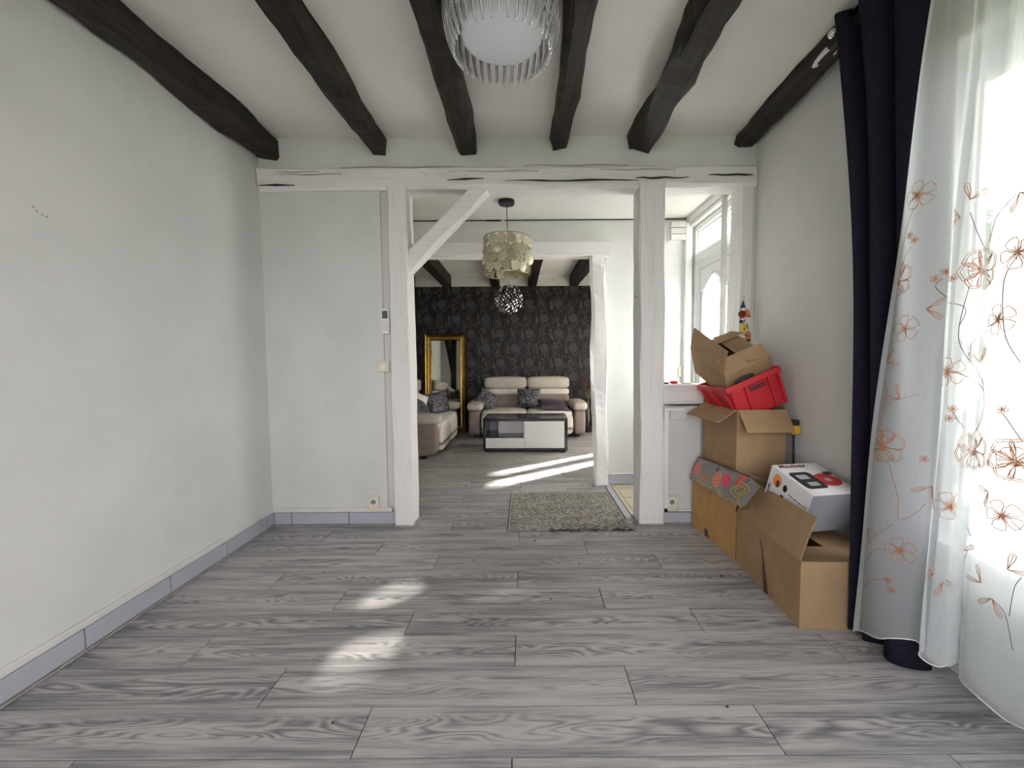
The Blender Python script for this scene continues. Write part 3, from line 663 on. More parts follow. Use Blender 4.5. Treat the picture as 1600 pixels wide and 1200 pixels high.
# ------------------------------------------------------------------ sofas
def rbox(name, a, b_, mat, parent, bev=.04, seg=4, puff=0):
    bm = bmesh.new(); bm_box(bm, a, b_)
    bmesh.ops.subdivide_edges(bm, edges=bm.edges[:], cuts=3, use_grid_fill=True)
    c = [(a[i] + b_[i]) / 2 for i in range(3)]; h_ = [max(.001, abs(b_[i] - a[i]) / 2) for i in range(3)]
    for v in bm.verts:
        q = [(v.co[i] - c[i]) / h_[i] for i in range(3)]
        e = [1 - abs(t_) ** 3 for t_ in q]
        for i in range(3):
            o1, o2 = (i + 1) % 3, (i + 2) % 3
            v.co[i] += (q[i]) * puff * e[o1] * e[o2]
        # round the corners
    mn_ = min(h_); bb = min(bev, mn_ * .9)
    for v in bm.verts:
        q = Vector([(v.co[i] - c[i]) for i in range(3)])
        inn = Vector([max(-h_[i] + bb, min(h_[i] - bb, q[i])) for i in range(3)]); d = q - inn
        if d.length > bb: v.co = Vector(c) + inn + d.normalized() * (bb + puff * .3)
    bmesh.ops.recalc_face_normals(bm, faces=bm.faces[:])
    me = bpy.data.meshes.new('m'); bm.to_mesh(me); bm.free()
    o = link(name, me, mat, parent, smooth=True)
    md = o.modifiers.new('s', 'SUBSURF'); md.levels = 1; md.render_levels = 2
    return o
def make_sofa(root, W_=1.74, wide_arm=.20):
    hw = W_ / 2; ia = hw - wide_arm
    rbox('base', (-ia - .02, -.38, .05), (ia + .02, .30, .25), 'sofa_taupe', root, .04)
    for s_ in (-1, 1):
        x0, x1 = sorted((s_ * ia, s_ * hw))
        rbox('arm_panel', (x0, -.40, .03), (x1, .34, .44), 'sofa_taupe', root, .05)
        rbox('arm_pad', (x0 - .02, -.44, .40), (x1 + .02, .30, .535), 'sofa_beige', root, .06, puff=.015)
        a, b_ = sorted((s_ * .004, s_ * ia))
        rbox('seat_cushion', (a, -.42, .22), (b_, .14, .415), 'sofa_pale', root, .05, puff=.015)
        ft = rbox('seat_front', (a + .002, -.425, .05), (b_ - .002, -.33, .36), 'sofa_pale', root, .03)
        rbox('front_band', (a + .001, -.43, .12), (b_ - .001, -.36, .175), 'sofa_taupe', ft, .02)
        rbox('lower_back', (a, .10, .38), (b_, .36, .62), 'sofa_taupe', root, .05, puff=.015)
        rbox('middle_back', (a, .13, .585), (b_, .38, .705), 'sofa_pale', root, .04, puff=.01)
        rbox('headrest', (a, .10, .69), (b_, .36, .885), 'sofa_beige', root, .045, puff=.012)
    for sx in (-1, 1):
        for sy in (-.22, .25): box('foot', (sx * (hw - .12) - .03, sy - .03, 0), (sx * (hw - .12) + .03, sy + .03, .04), 'dark_metal', root)
s1 = empty('sofa', (.03, 6.45, 0), label='pale two-seat sofa against the dark wallpapered wall behind the coffee table', cat='sofa'); make_sofa(s1)
s3 = empty('sofa', (-1.42, 5.60, 0), (0, 0, R(90)), label='pale two-seat sofa along the left wall, partly behind the white post', cat='sofa'); make_sofa(s3, 1.66)

def pillow(name, loc, rot, w_, h_, t_, mat, lb, group=None, cat='cushion'):
    n = 12; vs_, fs = [], []
    for s_ in (1, -1):
        for i in range(n + 1):
            for j in range(n + 1):
                a, b_ = -1 + 2 * i / n, -1 + 2 * j / n; e = ((1 - a * a) * (1 - b_ * b_)) ** .42
                k = 1 - .07 * (1 - abs(b_) ** 2) * abs(a) ** 4; k2 = 1 - .07 * (1 - abs(a) ** 2) * abs(b_) ** 4
                vs_.append((a * w_ / 2 * k, s_ * (t_ / 2 * e + .002), b_ * h_ / 2 * k2))
    m_ = (n + 1) ** 2
    for i in range(n):
        for j in range(n):
            a = i * (n + 1) + j; fs.append((a, a + 1, a + n + 2, a + n + 1)); fs.append((m_ + a, m_ + a + n + 1, m_ + a + n + 2, m_ + a + 1))
    rim = [j for j in range(n)] + [i * (n + 1) + n for i in range(n)] + [n * (n + 1) + n - j for j in range(n)] + [(n - i) * (n + 1) for i in range(n)]
    for q in range(len(rim)):
        a, b_ = rim[q], rim[(q + 1) % len(rim)]; fs.append((a, m_ + a, m_ + b_, b_))
    o = link(name, pd(vs_, fs), mat, smooth=True); o.location = loc; o.rotation_euler = [R(q) for q in rot]
    return tag(o, lb, cat, group)
pillow('cushion', (-.57, 6.33, .545), (-28, 32, 8), .34, .30, .12, 'damask', 'small dark scroll-patterned cushion leaning on the left arm of the back sofa')
pillow('cushion', (.062, 6.42, .56), (-18, 0, -3), .36, .30, .12, 'damask_light', 'grey and black patterned cushion standing in the middle of the back sofa')
pillow('cushion', (.43, 6.22, .475), (-74, 4, 4), .44, .36, .13, 'purple_satin', 'shiny dark purple cushion lying flat on the right seat of the back sofa')
pillow('cushion', (-1.22, 5.84, .555), (-20, -6, 60), .40, .32, .13, 'damask', 'dark scroll-patterned cushion on the far seat of the left sofa')
pillow('cushion', (-1.30, 5.16, .545), (-35, 20, 70), .38, .34, .12, 'damask', 'dark patterned cushion slumped on the near seat of the left sofa, half behind the post')
pillow('cushion', (-1.40, 5.32, .60), (-15, 25, 50), .38, .34, .12, 'sofa_cushion_white', 'pale plain cushion behind the dark one on the left sofa')

# ------------------------------------------------------------------ coffee table
ct = empty('coffee_table', (.008, 5.40, 0), (0, 0, R(-1.5)), label='glossy dark low table with white lacquer fronts before the back sofa', cat='table')
TW, TD, TT = .525, .25, .425
box('tabletop', (-TW, -TD, TT - .035), (TW, TD, TT), 'lacquer_dark', ct, bev=.006, seg=2)
box('side_panel', (TW - .04, -TD + .002, .04), (TW, TD - .002, TT - .035), 'lacquer_dark', ct, bev=.004)
box('side_panel', (-TW, -TD + .002, .04), (-TW + .03, TD - .002, TT - .035), 'lacquer_dark', ct, bev=.004)
box('plinth', (-TW, -TD + .002, .02), (TW, TD - .002, .05), 'lacquer_dark', ct, bev=.004)
box('drawer_front', (-TW + .032, -TD - .006, .055), (-.008, -TD + .014, .18), 'lacquer_white', ct, bev=.002)
box('door_front', (-.004, -TD - .006, .055), (TW - .043, -TD + .014, TT - .038), 'lacquer_white', ct, bev=.002)
box('niche_shelf', (-TW + .032, -TD + .014, .18), (-.006, TD - .02, .20), 'lacquer_dark', ct)
box('niche_back', (-TW + .032, TD - .04, .20), (-.006, TD - .02, TT - .035), 'print_grey', ct)  # lighter grey imitates the reflections inside the niche
box('niche_reflection', (-TW + .17, -.02, .20), (-.02, TD - .05, TT - .05), 'card_white', ct, bev=.002)  # pale block stands in for a bright reflection in the niche
box('niche_divider', (-.020, -TD + .01, .18), (-.004, TD - .02, TT - .035), 'lacquer_white', ct)
for sx in (-.47, .47):
    for sy in (-.2, .2): box('leg', (sx - .03, sy - .03, 0), (sx + .03, sy + .03, .02), 'dark_metal', ct)

# ------------------------------------------------------------------ gold framed mirror and the things it reflects
mr = empty('floor_mirror', (-1.265, 6.66, 0), (R(-3.2), 0, R(0)), label='tall mirror in a wide gold frame leaning on the dark wallpaper', cat='mirror')
MW, MH = .335, 1.575
def fr_side(name, pts, mat): 
    vs_, fs = [], []; inset = [0, .018, .03, .05, .075, .095, .11]; dep = [0, .035, .022, .03, .018, .024, .008]
    (ax, az), (bx, bz_) = pts[0], pts[1]; sx = lambda x, i: x - math.copysign(inset[i], x); sz = lambda z, i: z + (inset[i] if z < MH / 2 else -inset[i])
    for i in range(7): vs_ += [(sx(ax, i), -dep[i], sz(az, i)), (sx(bx, i), -dep[i], sz(bz_, i))]
    for i in range(6): fs.append((2 * i, 2 * i + 1, 2 * i + 3, 2 * i + 2))
    vs_ += [(ax, .03, az), (bx, .03, bz_)]; fs.append((14, 15, 1, 0))
    me = pd(vs_, fs); me.materials.append(M['gold']); me.materials.append(M['gold_dark'])
    for i, p in enumerate(me.polygons): p.material_index = 1 if i in (0, 2, 5, 6) else 0
    return link(name, me, None, mr)
for pts in (((-MW, 0), (-MW, MH)), ((-MW, MH), (MW, MH)), ((MW, MH), (MW, 0)), ((MW, 0), (-MW, 0))): fr_side('frame_side', pts, 'gold')
box('mirror_glass', (-MW + .10, -.006, .10), (MW - .10, .004, MH - .10), 'mirror', mr)
box('backing', (-MW + .005, .005, .005), (MW - .005, .028, MH - .005), 'brown_side', mr)
pc = empty('wall_picture', (-1.895, 5.25, 1.15), label='framed dark picture on the living room left wall, seen only in the mirror', cat='picture')
boxes('picture_frame', [((0, -.32, -.38), (.03, .32, -.32)), ((0, -.32, .32), (.03, .32, .38)), ((0, -.32, -.32), (.03, -.26, .32)), ((0, .26, -.32), (.03, .32, .32))], 'gold', pc, .006)
box('picture_panel', (.002, -.26, -.32), (.012, .26, .32), 'brown_side', pc)
for (x_, lb) in ((-1.60, 'black upright timber beside the far opening, seen in the mirror'),):
    tag(link('black_post', rough_beam((x_, 3.99, 0), (x_, 3.99, 2.50), .12, .10, .005, 91, 16, None, .06, (0, 1, 0)), 'oak'), lb, 'post')
tag(link('black_brace', rough_beam((-1.85, 3.985, 2.35), (-1.62, 3.985, 1.2), .08, .07, .005, 92, 12, None, .06, (0, 1, 0)), 'oak'), 'black slanting timber brace reflected in the mirror', 'brace')

# ------------------------------------------------------------------ red flowers right of the back sofa
rf = empty('red_flowers', (.99, 6.62, 0), label='bunch of dark red flowers in a tall vase beyond the right sofa arm', cat='flowers')
link('vase', lathe([(0, 0), (.07, 0), (.08, .1), (.06, .35), (.04, .48), (.05, .52), (.045, .52), (.03, .47), (0, .46)], 20), 'lacquer_dark', rf, smooth=True)
for i in range(9):
    a = i * 2.4; p = Vector((.085 * math.cos(a) * (.4 + .08 * i) , .07 * math.sin(a), .60 + .035 * i))
    st_ = tube('stem', [(0, 0, .47), (p.x * .5, p.y * .5, .56), p], .003, 'leaf', rf, 5)
    link('bloom', lathe([(.001, -.02), (.022, -.008), (.03, .008), (.020, .022), (.012, .014), (.001, .02)], 9), 'dark_red', rf, loc=p)

# ------------------------------------------------------------------ cardboard boxes
def axes_matrix(o, u, v, w): 
    u, v, w = Vector(u).normalized(), Vector(v).normalized(), Vector(w).normalized()
    return Matrix(((u.x, v.x, w.x, o[0]), (u.y, v.y, w.y, o[1]), (u.z, v.z, w.z, o[2]), (0, 0, 0, 1)))
T = .005
def carton(lb, mw, W_, D_, H_, flaps, mat='kraft', name='cardboard_box'):
    root = empty(name, label=lb, cat='box'); root.matrix_world = mw
    bm = bmesh.new()
    for a, b_ in (((0, 0, 0), (W_, D_, T)), ((0, 0, T), (W_, T, H_)), ((0, D_ - T, T), (W_, D_, H_)), ((0, T, T), (T, D_ - T, H_)), ((W_ - T, T, T), (W_, D_ - T, H_))): bm_box(bm, a, b_)
    bmesh.ops.recalc_face_normals(bm, faces=bm.faces[:]); me = bpy.data.meshes.new('m'); bm.to_mesh(me); bm.free()
    link('body', me, mat, root)
    for side, ang, L, *sk in flaps:
        a = R(ang); c_, s_ = math.cos(a), math.sin(a); sk = sk[0] if sk else 0
        ins = .004
        if side in ('left', 'right'):
            xo = 0 if side == 'left' else W_; sg = 1 if side == 'left' else -1
            P0, P1 = Vector((xo, ins, H_)), Vector((xo, D_ - ins, H_)); d = Vector((sg * c_, 0, s_))
        else:
            yo = 0 if side == 'front' else D_; sg = 1 if side == 'front' else -1
            P0, P1 = Vector((ins, yo, H_)), Vector((W_ - ins, yo, H_)); d = Vector((0, sg * c_, s_))
        e = (P1 - P0).normalized(); n = d.cross(e).normalized() * T * .8
        rows = 4; vs_ = []; fs = []
        for i in range(rows + 1):
            f = i / rows; bend = n.normalized() * (.010 * math.sin(f * 1.6))
            for q in (P0 + e * (.004 * f + sk * f), P1 - e * (.004 * f - sk * f)):
                p = q + d * L * f + bend; vs_ += [p, p + n]
        for i in range(rows):
            k = 4 * i; fs += [(k, k + 4, k + 6, k + 2), (k + 1, k + 3, k + 7, k + 5), (k, k + 1, k + 5, k + 4), (k + 2, k + 6, k + 7, k + 3)]
        k = 4 * rows; fs += [(0, 2, 3, 1), (k, k + 1, k + 3, k + 2)]
        link('flap', pd(vs_, fs), mat, root)
    return root
# near box C
uC, vC = Vector((.998, -.045, 0)), Vector((.045, .998, 0))
cC = carton('large open cardboard box nearest the camera, its long flap raised beside the appliance carton', axes_matrix((1.157, 1.717, .0005), uC, vC, (0, 0, 1)), .355, .585, .292,
            [('left', 63, .195, .02), ('front', 2, .16), ('back', 22, .15), ('right', -1, .15)])
vs_ = [(-.0012, .27, .004), (-.0012, .31, .004), (-.0012, .345, .20), (-.0012, .368, .24), (-.0012, .372, .25), (-.0012, .30, .004)]
link('tape_strip', pd([(-.0012, .245, .002), (-.0012, .285, .002), (-.0012, .300, .10), (-.0012, .315, .20), (-.0012, .335, .245), (-.0012, .338, .252), (-.0012, .310, .215), (-.0012, .272, .10)], [(0, 1, 2, 7), (7, 2, 3, 6), (6, 3, 4, 5)]), 'tape', cC)
link('hand_hole', pd([(.235, -.0012, .002), (.30, -.0012, .002), (.30, -.0012, .19), (.218, -.0012, .19)], [(0, 1, 2, 3)]), 'tape', cC)
# far box D
cD = carton('orange-brown cardboard box on the floor, touching the half wall, under the rose-printed lace', axes_matrix((1.186, 2.318, .0005), (.997, .070, 0), (-.070, .997, 0), (0, 0, 1)), .33, .52, .285,
            [('left', 72, .17), ('front', -2, .15), ('back', -2, .15), ('right', -1, .15)], 'kraft_orange')
link('tape_strip', pd([(-.0012, .29, .002), (-.0012, .345, .002), (-.0012, .35, .052), (-.0012, .31, .052)], [(0, 1, 2, 3)]), 'tape', cD)
# middle box E
cE = carton('tall cardboard box with drooping flaps, standing under the red crate', axes_matrix((1.214, 2.385, .296), (1, .0, 0), (-.03, .9995, 0), (0, 0, 1)), .285, .44, .556,
            [('left', 206, .137, -.01), ('front', 238, .145, .006), ('right', 100, .02), ('back', 80, .10)])
# red crate
uu = Vector((.921, 0, .389)); ww = Vector((-.389, 0, .921)); vv_ = Vector((-.05, .998, -.035)); vv_ = (vv_ - uu * vv_.dot(uu)).normalized(); ww = uu.cross(vv_)
cw, cdp, ch = .325, .39, .215
og = Vector((1.153, 2.40, .973)) - ww * ch
cr_ = empty('plastic_crate', label='red plastic crate tilted on the tall cardboard box', cat='crate'); cr_.matrix_world = axes_matrix(og, uu, vv_, ww)
ti = .028
def ring(bm, z_, ins): return [bm.verts.new(p) for p in ((ins, ins, z_), (cw - ins, ins, z_), (cw - ins, cdp - ins, z_), (ins, cdp - ins, z_))]
bm = bmesh.new(); rg = [ring(bm, 0, ti), ring(bm, ch * .78, ti * .25), ring(bm, ch, ti * .2), ring(bm, ch, ti * .2 + .006), ring(bm, .008, ti + .008)]
for a, b_ in zip(rg[:-1], rg[1:]):
    for i in range(4): bm.faces.new((a[i], a[(i + 1) % 4], b_[(i + 1) % 4], b_[i]))
bm.faces.new(rg[0][::-1]); bm.faces.new(rg[-1])
bmesh.ops.recalc_face_normals(bm, faces=bm.faces[:]); me = bpy.data.meshes.new('m'); bm.to_mesh(me); bm.free(); link('body', me, 'red', cr_)
boxes('rim', [((-.006, -.006, ch - .03), (cw + .006, .004, ch + .004)), ((-.006, cdp - .004, ch - .03), (cw + .006, cdp + .006, ch + .004)), ((-.006, .004, ch - .03), (.004, cdp - .004, ch + .004)), ((cw - .004, .004, ch - .03), (cw + .006, cdp - .004, ch + .004))], 'red', cr_, .002)
for f in (.07, .33, .76, .94):
    xr_ = cw * f; bm = bmesh.new(); vs8, _ = bm_box(bm, (xr_ - .008, -.010, .0), (xr_ + .008, .012, ch - .028))
    for v in bm.verts:
        if v.co.z < .01: v.co.y += ti
    me = bpy.data.meshes.new('m'); bm.to_mesh(me); bm.free(); link('rib', me, 'red', cr_)
for f in (.1, .5, .9):
    yr_ = cdp * f; bm = bmesh.new(); bm_box(bm, (-.010, yr_ - .008, .0), (.012, yr_ + .008, ch - .028))
    for v in bm.verts:
        if v.co.z < .01: v.co.x += ti
    me = bpy.data.meshes.new('m'); bm.to_mesh(me); bm.free(); link('rib', me, 'red', cr_)
link('handle_slot', pd([(.125, .0045, ch * .66), (.225, .0045, ch * .66), (.225, .0025, ch * .79), (.125, .0025, ch * .79)], [(0, 1, 2, 3)]), 'dark_red', cr_)
box('handle_frame', (.120, -.004, ch * .80), (.230, .006, ch * .83), 'red', cr_, bev=.001)
dk = empty('black_strap', label='short black handle poking out between the top box and the crate rim', cat='handle')
tube('grip', [Vector((1.205, 2.395, 1.005)), Vector((1.24, 2.385, 1.035)), Vector((1.30, 2.385, 1.057))], .010, 'print_black', dk)
# top box F
A = Vector((1.153, 2.412, 1.046)); uF = Vector((.267, 0, .113)).normalized(); vF = Vector((-.077, .35, .175)); vF = (vF - uF * vF.dot(uF)).normalized(); wF = uF.cross(vF); hF = .19
carton('open cardboard box topmost of the stack, tipped inside the red crate', axes_matrix(A - wF * hF, uF, vF, wF), .287, .375, hF,
       [('left', 62, .14, .03), ('right', 14, .135), ('back', 16, .135), ('front', 42, .10)], 'kraft')

# white appliance carton
fu = Vector((.985, .166, 0)); fv = Vector((-.158, .94, .297)); fv = (fv - fu * fv.dot(fu)).normalized(); fw = fu.cross(fv)
FT = Vector((1.293, 1.85, .529)); ah = .205
ap = empty('appliance_box', label='white and grey appliance carton with a red and black printed lid', cat='box')
ap.matrix_world = axes_matrix(FT - fw * ah, fu, fv, fw)
aw, ad = .250, .262
box('carton_body', (0, 0, 0), (aw, ad, ah - .002), 'card_grey', ap, bev=.001)
box('lid_top', (0, 0, ah - .002), (aw, ad, ah), 'card_white', ap)
link('left_print', pd([(-.0008, 0, 0), (-.0008, ad, 0), (-.0008, ad, ah), (-.0008, 0, ah)], [(0, 3, 2, 1)]), 'card_white', ap)
def flat(name, pts, mat, top=True, dz=.0012):
    me = pd([(p[0], p[1], ah + dz) for p in pts] if top else [(-dz - .0005, p[0], p[1]) for p in pts], [tuple(range(len(pts)))]); return link(name, me, mat, ap)
def ell(cx_, cy_, rx, ry, n=28, rot=0): return [(cx_ + rx * math.cos(a) * math.cos(rot) - ry * math.sin(a) * math.sin(rot), cy_ + rx * math.cos(a) * math.sin(rot) + ry * math.sin(a) * math.cos(rot)) for a in [2 * math.pi * k / n for k in range(n)]]
def rrect(x0, y0, x1, y1, r): return [p for (cx_, cy_, s_) in ((x1 - r, y1 - r, 0), (x0 + r, y1 - r, 1), (x0 + r, y0 + r, 2), (x1 - r, y0 + r, 3)) for p in [(cx_ + r * math.cos(a), cy_ + r * math.sin(a)) for a in [math.pi / 2 * s_ + math.pi / 8 * k for k in range(5)]]]
flat('printed_disc', ell(.180, .112, .066, .052), 'print_red')
flat('printed_machine', rrect(.018, .048, .135, .185, .022), 'print_black', dz=.0016)
flat('printed_plate', rrect(.042, .126, .100, .162, .004), 'print_grey', dz=.0020); flat('printed_plate', rrect(.052, .070, .108, .100, .004), 'print_grey', dz=.0020)
flat('printed_plate', rrect(.165, .098, .198, .126, .008), 'print_grey', dz=.0018)
flat('printed_fork', rrect(.205, .150, .247, .178, .01), 'print_black', dz=.0016)
flat('printed_picture', ell(.205, .150, .027, .035), 'print_orange', False); flat('printed_picture', ell(.200, .136, .012, .020), 'print_black', False, .0012)
flat('printed_dot', ell(.150, .140, .013, .019), 'print_black', False); flat('printed_dot', ell(.155, .082, .013, .019), 'print_black', False)
def text(body, size, mat, parent, mtx, shear=.35):
    c_ = bpy.data.curves.new('t', 'FONT'); c_.body = body; c_.size = size; c_.shear = shear; c_.offset = size * .02
    o = bpy.data.objects.new('t', c_); C.objects.link(o); dg = bpy.context.evaluated_depsgraph_get()
    me = bpy.data.meshes.new_from_object(o.evaluated_get(dg)); bpy.data.objects.remove(o)
    me.materials.clear(); o2 = link('printed_lettering', me, mat, parent); o2.matrix_local = mtx; return o2
text('Moulinex', .040, 'dark_red', ap, Matrix.Translation((.014, ad - .034, ah + .002)))
text('Moulinex', .026, 'dark_red', ap, Matrix.Translation((-.002, ad - .012, .012)) @ Matrix(((0, 0, -1, 0), (0, -1, 0, 0), (1, 0, 0, 0), (0, 0, 0, 1))).to_4x4() @ Matrix.Rotation(0, 4, 'Z'))
boxes('small_print', [((-.0016, .012 + i * .013, ah * .60 - (i % 2) * .003), (-.0009, .012 + i * .013 + .007 , ah * .60 + .004)) for i in range(9)], 'print_black', ap)

# yellow and black tool behind the stack
tl = empty('hand_saw', (1.528, 2.36, .0), label='yellow and black tool handle standing between the stack of boxes and the right wall', cat='tool')
tube('shaft', [(.0, -.0, .30), (.0, 0, .60), (-.004, 0, .72)], .006, 'print_black', tl)
box('grip_black', (-.030, -.022, .765), (.020, .022, .80), 'print_black', tl, bev=.010, seg=3, smooth=True)
box('grip_yellow', (-.028, -.024, .715), (.028, .024, .770), 'yellow', tl, bev=.014, seg=3, smooth=True)
tl.location.z = 0.0
for o in list(tl.children):
    if o.name.startswith('shaft'): pass

# rose printed lace over the far box
def lace_pt(s, t_):
    y_ = 2.83 - .66 * s
    zt = .478 + .045 * s; zb = .325 + .030 * s
    if t_ < .75:
        q = t_ / .75; return Vector((1.128 + .055 * q * q + .008 * math.sin(s * 14 + q * 2), y_, zb + (zt - zb) * q))
    q = (t_ - .75) / .25; return Vector((1.183 + .10 * q + .003 * math.sin(s * 9), y_, zt + .006 * math.sin(q * 3) - .03 * q))
ns, ntt = 60, 20; vs_, fs, uv = [], [], []
for i in range(ns + 1):
    for j in range(ntt + 1):
        s, t_ = i / ns, j / ntt; p = lace_pt(s, t_)
        if j == 0: p.z += .008 * abs(math.sin(s * math.pi * 11))
        vs_.append(p); uv.append((s * .66, t_ * .27))
for i in range(ns):
    for j in range(ntt): a = i * (ntt + 1) + j; fs.append((a, a + 1, a + ntt + 2, a + ntt + 1))
me = pd(vs_, fs); ul = me.uv_layers.new(name='UVMap')
for lp in me.loops: ul.data[lp.index].uv = uv[lp.vertex_index]
lc_ = link('lace_runner', me, 'roses', smooth=True); tag(lc_, 'long grey lace runner printed with pink roses, draped over the orange-brown box', 'runner')
md = lc_.modifiers.new('s', 'SOLIDIFY'); md.thickness = .0012
tube('scalloped_edge', [vs_[i * (ntt + 1)] + Vector((-.002, 0, .012 + .010 * abs(math.sin(i / ns * math.pi * 11)))) for i in range(ns + 1)], .0024, 'yellow', lc_, 5)
# folded corner hanging at the near end
fc = [Vector(p) for p in ((1.175, 2.27, .46), (1.16, 2.12, .535), (1.15, 2.02, .52), (1.122, 2.115, .385), (1.12, 2.26, .40))]
cen_ = sum(fc, Vector()) / 5 + Vector((-.02, 0, 0))
link('folded_corner', pd(fc + [cen_], [(i, (i + 1) % 5, 5) for i in range(5)]), 'roses', lc_)
lp_ = [cen_ + Vector((-.006, .075 * math.cos(a) + .02 * math.cos(3 * a), .040 * math.sin(a) + .03 * math.cos(a) * -1)) for a in [2 * math.pi * k / 24 for k in range(25)]]
tube('embroidered_loop', lp_, .0022, 'yellow', lc_, 5); tube('embroidered_loop', [cen_ + (p - cen_) * .55 for p in lp_], .0022, 'yellow', lc_, 5)
tube('top_piping', [lace_pt(i / 20, .75) + Vector((0, 0, .002)) for i in range(21)], .003, 'dark_red', lc_, 5)

# ------------------------------------------------------------------ hanging garland of figurines on the narrow post
gx, gy = 1.478, 2.845
ga_ = empty('hanging_garland', (gx, gy, 1.21), label='string of tiny colourful clay figures and birdhouses hanging on the narrow white post', cat='garland')
tube('cord', [(0, 0, .36), (0, -.004, .2), (0, 0, .0)], .0015, 'wire', ga_, 5)
cone = lambda r0, h_: lathe([(0, 0), (r0, 0), (r0 * .5, h_ * .55), (0.001, h_)], 12)
ball = lambda r0: lathe([(r0 * math.sin(math.pi * i / 6) + .0001, -r0 * math.cos(math.pi * i / 6)) for i in range(7)], 10)
def gl_(nm, me, mat, x_, z_, y_=-.012, rot=(0, 0, 0)): link(nm, me, mat, ga_, loc=(x_, y_, z_), rot=rot, smooth=True)
gl_('pointed_hat', cone(.017, .05), 'blue_dark', -.012, .275); gl_('head', ball(.014), 'bag_white', -.008, .268)
gl_('body', ball(.024), 'dark_red', -.018, .235); gl_('body', ball(.018), 'red', -.016, .222); gl_('figure', ball(.020), 'orange', .012, .245); gl_('figure', ball(.014), 'print_orange', .022, .235)
gl_('bell', cone(.012, .03), 'print_red', .028, .215); gl_('bead', ball(.011), 'bag_white', -.012, .20); gl_('bead', ball(.012), 'print_black', -.024, .185); gl_('bead', ball(.010), 'card_grey', -.004, .190)
for (x_, z_, mt_) in ((-.008, .135, 'yellow'), (.026, .088, 'orange')):
    box('birdhouse', (x_ - .014, -.026, z_ - .022), (x_ + .014, -.004, z_ + .015), mt_, ga_, bev=.003); gl_('house_roof', cone(.021, .022), mt_, x_, z_ + .014, -.015); link('house_door', lathe([(0, .001), (.005, .001), (.005, 0)], 10), 'black', ga_, loc=(x_, -.0265, z_), rot=(R(90), 0, 0))
gl_('leaf_tuft', cone(.012, .05), 'green', .018, .13); gl_('base_block', me_box((-.013, -.01, 0), (.013, .01, .018)), 'brown_side', .026, .05)
for i in range(9): gl_('charm', ball(.009), ['bag_white', 'print_black', 'green', 'bag_white'][i % 4], -.02 + .016 * (i % 3), .03 + .013 * i, -.014)

# ------------------------------------------------------------------ dark curtain with rod
rod = empty('curtain_rod', label='dark metal curtain rod above the window', cat='rod')
tube('rod_bar', [(1.39, -.3, 2.595), (1.39, 1.0, 2.595), (1.39, 1.95, 2.595)], .011, 'chrome', rod); link('finial', lathe([(.0001, -.02), (.018, -.01), (.02, .01), (.0001, .025)], 16), 'chrome', rod, loc=(1.39, 1.96, 2.595), rot=(R(-90), 0, 0), smooth=True)
tube('wall_bracket', [(1.39, 1.45, 2.59), (1.47, 1.45, 2.58), (1.558, 1.45, 2.57)], .007, 'chrome', rod)
path = [(1.41, 1.94), (1.37, 1.92), (1.348, 1.885), (1.39, 1.86), (1.42, 1.835), (1.375, 1.80), (1.35, 1.765), (1.40, 1.725), (1.43, 1.70), (1.39, 1.655), (1.37, 1.61), (1.39, 1.56), (1.43, 1.52), (1.46, 1.49), (1.43, 1.465)]
hem = [(1.44, 1.705), (1.37, 1.705), (1.342, 1.69), (1.40, 1.675), (1.43, 1.655), (1.37, 1.64), (1.355, 1.615), (1.41, 1.59), (1.43, 1.57), (1.375, 1.55), (1.355, 1.52), (1.365, 1.485), (1.41, 1.46), (1.46, 1.455), (1.48, 1.475)]
def crm(P, t_):
    n = len(P) - 1; i = min(int(t_), n - 1); f = t_ - i; a, b_, c, d = P[max(i - 1, 0)], P[i], P[i + 1], P[min(i + 2, n)]
    return [0.5 * (2 * b_[k] + (c[k] - a[k]) * f + (2 * a[k] - 5 * b_[k] + 4 * c[k] - d[k]) * f * f + (3 * b_[k] - a[k] - 3 * c[k] + d[k]) * f ** 3) for k in (0, 1)]
nu, nv = 112, 30; vs_, fs = [], []
for j in range(nv + 1):
    w_ = j / nv; z_ = .015 + (2.622 - .015) * w_
    for i in range(nu + 1):
        u_ = 14 * i / nu; a, b_ = crm(hem, u_), crm(path, u_); k = w_ ** 2.6
        vs_.append((a[0] * (1 - k) + b_[0] * k + .004 * math.sin(4 * z_ + u_), a[1] * (1 - k) + b_[1] * k, z_))
for j in range(nv):
    for i in range(nu): a = j * (nu + 1) + i; fs.append((a, a + 1, a + nu + 2, a + nu + 1))
dc = link('blackout_curtain', pd(vs_, fs), 'navy', smooth=True); tag(dc, 'heavy dark navy curtain hanging floor to ceiling beside the boxes', 'curtain')
md = dc.modifiers.new('s', 'SOLIDIFY'); md.thickness = .003
for (x_, y_) in ((1.39, 1.90), (1.385, 1.79), (1.39, 1.655), (1.40, 1.55)):
    link('grommet', lathe([(.020, -.003), (.027, -.004), (.028, 0), (.027, .004), (.020, .003), (.020, -.003)], 20), 'chrome', dc, loc=(x_ - .002, y_ + .01, 2.585), rot=(R(70), 0, R(40)), smooth=True)

